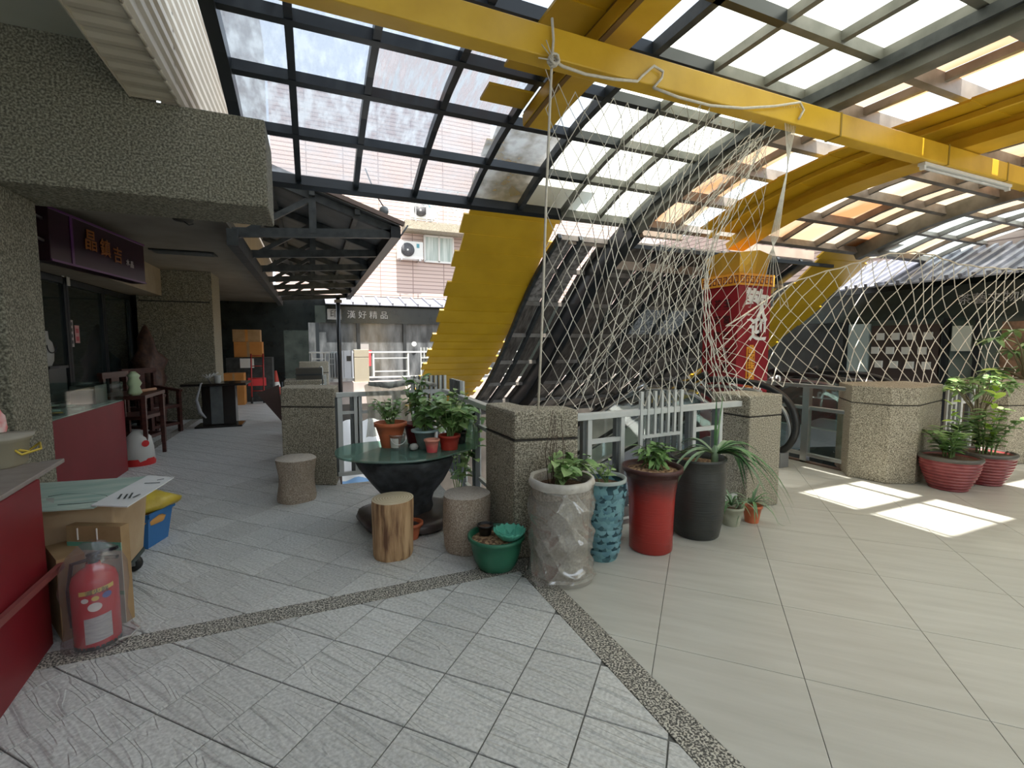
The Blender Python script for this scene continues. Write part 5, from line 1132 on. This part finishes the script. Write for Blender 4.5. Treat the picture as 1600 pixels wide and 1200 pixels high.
# blue crate with yellow bag
p = onZ(222, 838); t = thing('blue_crate', 'blue plastic crate half hidden behind the cardboard box', 'crate', (-1.22, 4.02, 0), R(-18))
blue = M('blue_plastic', (.03, .16, .42), rough=.45); fr_ = [(-.26, -.13), (.20, -.13), (.20, .13), (-.26, .13)]
cm_ = MB(); lo_ = [(x * .85, y * .8) for x, y in fr_]; cm_.add([(x, y, 0) for x, y in lo_] + [(x, y, .24) for x, y in fr_], [(3, 2, 1, 0)] + [(i, (i + 1) % 4, 4 + (i + 1) % 4, 4 + i) for i in range(4)]); cm_.build('crate_shell', blue, t, solid=.008)
MB().box(-.27, .21, -.14, -.125, .22, .245).box(-.27, .21, .125, .14, .22, .245).box(.195, .215, -.14, .14, .22, .245).build('crate_rim', blue, t)
o = MB().lathe([(.15, 0), (.19, .02), (.2, .05), (.14, .09), (.06, .12), (.0, .125)], 24, wob=lambda a, z, i: 1 + .1 * math.sin(3 * a + z * 30) + .05 * math.sin(7 * a)).build('yellow_bag', M('yellow_plastic_bag', (.60, .46, .05), (.5, .36, .04), rough=.4, scale=8, bump=.6, bscale=14)); o.location = (-1.15, 4.05, .235); tag(o, 'crumpled yellow bag lying on the blue crate', 'bag')
o = MB().lathe([(.08, 0), (.09, .03), (.05, .06), (0, .065)], 14, wob=lambda a, z, i: 1 + .15 * math.sin(3 * a)).build('orange_packet', M('orange_packet', (.6, .3, .08))); o.location = (-1.1, 3.94, .16); tag(o, 'orange packet inside the blue crate', 'packet')

# fire extinguisher in a bag + panel behind
t = thing('fire_extinguisher', 'red fire extinguisher with printed label inside a clear plastic bag', 'fire extinguisher', (-.98, 2.72, .0))
exr = M('extinguisher_red', (.50, .01, .025), rough=.25)
MB().lathe([(.083, .0), (.088, .012), (.088, .30), (.078, .335), (.05, .36), (.03, .372), (.026, .39)], 32).build('cylinder', exr, t)
MB().lathe([(.0885, .02), (.0885, .0)], 24, capb=False).build('foot_ring', black, t)
MB().tube([(0, 0, .385), (0, 0, .42)], .018, 10).build('valve', black, t); MB().bar((-.02, 0, .425), (.10, -.02, .45), .02, .012).build('lever', black, t); MB().bar((-.02, 0, .41), (.10, -.02, .405), .02, .012).build('carry_handle', black, t)
MB().tube([(0, .02, .40), (-.09, .03, .38), (-.11, .03, .25), (-.10, .02, .08)], .009, 6).build('hose', black, t)
def cyl_patch(a0, a1, z0, z1, m, name, r_=.0892, sk=0): MB().grid(lambda u, v: (r_ * math.cos(a0 + (a1 - a0) * u), r_ * math.sin(a0 + (a1 - a0) * u), z0 + (z1 - z0) * v + sk * u), 12, 1).build(name, m, t)
fa = -1.16   # facing the camera
cyl_patch(fa - .75, fa + .75, .265, .285, M('yellow_label', (.7, .5, .1)), 'label_band', sk=.012)
cyl_patch(fa - .6, fa + .55, .035, .155, M('silver_label', (.38, .37, .38), (.52, .5, .5), scale=30, stretch=(1, 1, 5)), 'label_text_panel', sk=.01)
def disc(a, z, rr, m): 
    c_, s_ = math.cos(a), math.sin(a); vs_ = [(c_ * .0905, s_ * .0905, z)]
    for k in range(14):
        b_ = 2 * math.pi * k / 14; da = rr * math.cos(b_) / .09; vs_.append((.0905 * math.cos(a + da), .0905 * math.sin(a + da), z + rr * .8 * math.sin(b_)))
    MB().add(vs_, [(0, 1 + k, 1 + (k + 1) % 14) for k in range(14)]).build('label_symbol', m, t)
disc(fa - .5, .243, .014, M('pale_label', (.72, .68, .66))); disc(fa - .08, .247, .014, M('yellow_label', (.7, .5, .1))); disc(fa + .4, .25, .019, M('blue_label', (.08, .1, .35))); disc(fa - .12, .207, .026, M('pale_label', (.72, .68, .66)))
text_mesh('滅火器', .028, M('dark_ink', (.05, .06, .06)), t, face_mat((.0905 * math.cos(fa) * 1.02, .0905 * math.sin(fa) * 1.02, .278), (-math.sin(fa), math.cos(fa), 0), (0, 0, 1)), extrude=.0005)
t = thing('clear_bag', 'wrinkled clear plastic bag around the fire extinguisher', 'plastic bag', (-.98, 2.72, .0))
MB().lathe([(.10, .002), (.125, .006), (.12, .05), (.108, .12), (.112, .2), (.118, .28), (.115, .36), (.09, .43), (.05, .475), (.025, .49)], 48, wob=lambda a, z, i: (1 + .035 * math.sin(5 * a + z * 30) + .03 * math.sin(9 * a - z * 22)) * (1.05 if abs(math.cos(a + .4)) > .6 else .98)).build('bag_film', glass_mat('thin_clear_film', (.93, .92, .93), .10, .18, .10, (.6, .56, .58)), t)
MB().tube([(.1, -.08, .03), (.13, -.03, .01), (.16, .0, .03), (.12, .03, .05)], .006, 5).build('bag_fold', plastic_clear, t)
t = thing('packaging_panel', 'flat printed packaging box with green stripe leaning behind the extinguisher', 'box', (-.93, 2.86, 0), R(-25))
MB().box(-.26, .02, 0, .05, 0, .5).build('carton', card_d, t); MB().box(-.255, .022, -.004, 0, .0, .42).build('printed_front', M('pale_print', (.52, .53, .46), (.42, .45, .38), scale=9), t)
MB().box(-.255, .022, -.006, -.002, .38, .42).build('green_stripe', M('green_print', (.12, .34, .24)), t); MB().box(-.255, .022, -.006, -.002, .15, .17).build('green_stripe', M('green_print', (.12, .34, .24)), t)
for x in (-.2, -.1): MB().box(x - .002, x + .002, -.005, 0, .43, .49).build('tape', M('pale_label', (.72, .68, .66)), t)
o = MB().box(-.05, .05, -.14, .12, 0, .40).build('cardboard_sheet', card_d); o.location = (-1.16, 2.92, 0); o.rotation_euler = (0, 0, R(30)); tag(o, 'folded brown cardboard standing between red counter and extinguisher', 'cardboard')

# ---- dark corridor furniture
def chair(label, loc, rz, s=1):
    t = thing('wooden_armchair', label, 'chair', loc, rz); m = wood_d
    MB().box(-.28, .28, -.24, .24, .40, .45).build('seat', m, t, bevel=.006)
    for x in (-.26, .26):
        MB().box(x - .025, x + .025, -.24, -.19, 0, .66).build('leg', m, t); MB().box(x - .025, x + .025, .2, .25, 0, 1.0).build('leg', m, t)
        MB().bar((x, -.26, .67), (x, .24, .74), .06, .04).build('armrest', m, t); MB().box(x - .015, x + .015, -.2, .22, .12, .16).build('stretcher', m, t)
        MB().box(x - .012, x + .012, -.02, .02, .45, .7).build('arm_spindle', m, t)
    MB().bar((-.3, .23, 1.0), (.3, .23, 1.0), .06, .08).build('crest_rail', m, t); MB().box(-.09, .09, .21, .235, .45, .98).build('back_splat', m, t); MB().box(-.26, .26, -.23, -.2, .12, .16).build('stretcher', m, t)
    return t
chair('dark rosewood armchair beside the display case end', (-2.3, 8.0, 0), R(80)); chair('second dark rosewood armchair by the round black table', (-2.35, 9.0, 0), R(60))
t = thing('pedestal_table', 'black table with square pedestal and flat base in the dark corridor', 'table', (-1.52, 9.5, 0))
MB().box(-.5, .45, -.35, .35, .72, .76).build('table_top', M('black_lacquer', (.015, .012, .01), rough=.2), t, bevel=.01); MB().box(-.25, .25, -.12, .12, .03, .72).build('pedestal', M('black_lacquer', (.015, .012, .01)), t); MB().box(-.12, .06, -.13, -.12, .05, .7).build('grey_panel', railgrey, t); MB().box(-.35, .35, -.25, .25, 0, .03).build('foot_plate', M('black_lacquer', (.015, .012, .01)), t)
t = thing('white_ornament', 'small white branch ornament and pot on the black table', 'ornament', (-1.62, 9.35, .76))
MB().lathe([(.04, 0), (.055, .02), (.05, .1), (.06, .13)], 14, c=(.1, 0, 0)).build('pot', M('dim_white', (.5, .5, .47)), t)
for k in range(5): MB().tube([(0, 0, 0), (-.04, 0, .08), (-.12 + .06 * k, 0, .14 + .01 * k)], .01, 5).build('branch', M('dim_white', (.5, .5, .47)), t)
o = MB().tube([(-1.72, 9.2, .77), (-1.72, 9.12, .77), onY(307, 625, 9.1), onY(313, 645, 9.05), onY(322, 653, 9.0)], [.012, .012, .02, .03, .01], 8).build('grey_tassel_scarf', M('grey_cloth', (.33, .33, .34), rough=.8)); tag(o, 'grey tasselled scarf hanging off the black table', 'scarf')
o = thing('driftwood_sculpture', 'tall brown gnarled root sculpture against the shop corner pillar', 'sculpture', (-2.66, 10.0, 0)); o.scale = (.62, .62, .82); dm = M('brown_root_wood', (.04, .016, .010), (.09, .04, .022), rough=.6, scale=9, bump=.8, bscale=10)
MB().lathe([(.3, 0), (.35, .3), (.36, .7), (.42, 1.0), (.34, 1.2), (.38, 1.4), (.22, 1.6), (.16, 1.85), (.06, 2.1), (0, 2.15)], 24, wob=lambda a, z, i: 1 + .2 * math.sin(3 * a + z * 5) + .1 * math.sin(5 * a - z * 9)).build('root_body', dm, o)
for k in range(5): MB().tube([(0, 0, .3 + k * .1), (.3 * math.cos(k * 1.3), -.25, .7 + k * .1), (.5 * math.cos(k * 1.3), -.35, .85 - k * .08)], [.1, .06, .02], 8).build('root_branch', dm, o)
t = thing('mallet', 'pale wooden-handled tool on the chair seat beside the display case', 'tool', (-2.0, 6.95, .84)); MB().tube([(0, 0, 0), (.14, .3, .01)], .02, 8).build('wooden_handle', M('pale_wood', (.5, .28, .16)), t)
t = thing('stool_table', 'low dark side table at the end of the display case', 'table', (-2.06, 7.0, 0)); MB().box(-.25, .25, -.35, .45, .78, .82).build('top', wood_d, t)
for x in (-.22, .22):
    for y in (-.3, .4): MB().box(x - .02, x + .02, y - .02, y + .02, 0, .78).build('leg', wood_d, t)
o = MB().lathe([(.04, 0), (.07, .03), (.05, .1), (.07, .14), (.045, .2), (.06, .23), (.02, .28), (0, .28)], 14, wob=lambda a, z, i: 1 + .15 * math.sin(3 * a)).build('jade_carving', M('pale_jade', (.42, .52, .32), rough=.3)); o.location = (-1.93, 6.72, .82); tag(o, 'pale jade carving at the corner of the display case', 'carving')
o = thing('hanging_bag', 'white carrier bag with red print on the floor behind the display case', 'bag', (-1.93, 6.75, 0)); MB().lathe([(.11, 0), (.15, .05), (.15, .2), (.12, .32), (.05, .4), (.0, .41)], 20, wob=lambda a, z, i: 1 + .05 * math.sin(5 * a + z * 20)).build('bag_body', M('white_bag', (.55, .55, .52), rough=.5), o)
MB().lathe([(.155, .0), (.16, .03), (.15, .08)], 20, capb=False).build('red_print', M('red_print', (.55, .02, .02)), o); MB().lathe([(.04, 0), (0, .005)], 10).build('red_dot', M('red_print', (.55, .02, .02)), o, loc=(.10, -.115, .26)).rotation_euler = (R(90), 0, R(40))
for (nm, lb, px, py, Y, w_, h_, m) in (('carton', 'orange carton behind the corridor pillar', 349, 600, 12.6, .42, .75, orangebox), ('carton', 'lower orange-brown carton of the stack at the corridor end', 366, 556, 13.4, .62, .38, orangebox), ('carton', 'top brown carton of the stack at the corridor end', 364, 539, 13.4, .6, .3, card_d)):
    q = onY(px, py, Y); q.z = {556: 1.11, 539: 1.495}.get(py, 0); t = thing(nm, lb, 'box', (q.x, Y, q.z)); MB().box(0, w_, 0, .4, 0, h_).build('box_body', m, t); MB().box(w_ * .45, w_ * .55, -.003, 0, 0, h_).build('tape', card_d if m is orangebox else orangebox, t)
q = onY(355, 605, 13.2); t = thing('storage_shelf', 'dark low cabinet carrying the cartons at the corridor end', 'cabinet', (q.x, 13.2, 0)); MB().box(0, 1.0, 0, .6, 0, 1.1).build('cabinet_body', blackw, t); MB().box(.45, .85, -.02, 0, .4, .6).build('red_label', M('red_poster', (.75, .06, .07)), t); MB().box(.3, .6, -.02, 0, .85, 1.08).build('white_panel', white_m, t)
q = onY(393, 608, 12.8); t = thing('hand_truck', 'red folding hand truck leaning by the corridor cabinet', 'hand truck', (q.x, 12.8, 0)); rd = M('red_painted_tube', (.35, .03, .03), rough=.4)
for x in (0, .26): MB().tube([(x, 0, .05), (x, .2, 1.2)], .018, 6).build('side_tube', rd, t); MB().lathe([(.03, -.02), (.08, -.02), (.08, .02), (.03, .02)], 14).build('wheel', rubber, t, loc=(x, 0, .08)).rotation_euler = (0, R(90), 0)
for z in (.3, .6, .9, 1.15): MB().tube([(0, z * .18, z), (.26, z * .18, z)], .012, 6).build('cross_tube', rd, t)
for k, (px, py, sc_, lb) in enumerate(((386, 622, .26, 'crumpled pale plastic bag on the corridor floor by the black table'), (415, 596, .22, 'far pale plastic bag near the orange-striped cone'))):
    q = onZ(px, py); q = Vector((q.x * .85, q.y * .85, 0)) if k else q
    o = MB().lathe([(.8, 0), (1.0, .1), (.9, .5), (.5, .9), (.2, 1.2), (0, 1.25)], 18, wob=lambda a, z, i: 1 + .15 * math.sin(3 * a + z * 3) + .08 * math.sin(8 * a)).build('plastic_bag', M('pale_bag', (.36, .33, .31), rough=.5)); o.location = q; o.scale = (sc_, sc_, sc_ * 1.2); tag(o, lb, 'bag')
q = onY(431, 590, 15.0); t = thing('traffic_cone', 'small red and white traffic cone at the dark end of the corridor', 'cone', (q.x, 15.0, 0)); MB().lathe([(.17, .02), (.10, .25), (.06, .5), (.03, .68)], 18, capt=True).build('cone_body', M('dull_red_cone', (.5, .06, .04)), t); MB().lathe([(.115, .22), (.085, .36)], 18, capb=False).build('white_band', white_m, t); MB().box(-.2, .2, -.2, .2, 0, .025).build('base', M('dull_red_cone', (.5, .06, .04)), t)
t = thing('dark_flag_cloth', 'dark triangular folded cloth beside the left granite pillar', 'cloth', (-.42, 6.0, 0)); MB().add([(-.18, 0, .86), (.05, 0, .95), (.08, 0, .5), (.05, .02, .95)], [(0, 2, 1)]).build('cloth', M('maroon_cloth', (.05, .025, .02)), t, solid=.01); MB().tube([(.08, .02, 0), (.08, .02, .98)], .012, 6).build('pole', black, t)
t = thing('dark_box', 'small dark box on top of the second corridor pillar', 'box', (-.2, 6.28, .981)); MB().box(0, .3, 0, .2, 0, .14).build('box_body', M('olive_box', (.05, .045, .035)), t); MB().box(0, .3, -.004, .0, .05, .07).build('band', black, t)
# ceiling items
t = thing('ceiling_vent', 'long dark louvred vent slot in the corridor soffit', 'vent', (-1.7, 8.4, 2.77)); MB().box(-.4, .4, -.15, .15, -.01, .0).build('vent_frame', blackw, t)
for k in range(6): MB().box(-.36, .36, -.12 + k * .045, -.10 + k * .045, -.02, -.008).build('slat', railgrey, t)
t = thing('ceiling_mount', 'small ragged ceiling fixture hole in the corridor soffit', 'fixture', (-1.25, 6.2, 2.77)); MB().lathe([(.1, 0), (.09, -.02), (0, -.03)], 12).build('cover', M('olive_box', (.05, .045, .035)), t); MB().tube([(0, 0, -.02), (.05, 0, -.06), (.09, .02, -.04)], .006, 5).build('wire', black, t)
t = thing('shop_keyring_sign', 'small white tag hanging over the dark shop door', 'tag', onX(96, 432, -2.95)); MB().box(0, .01, 0, .05, 0, .14).build('tag_card', white_m, t); MB().box(0, .01, .12, .2, -.1, .1).build('tag_card', M('dim_white', (.5, .5, .47)), t)
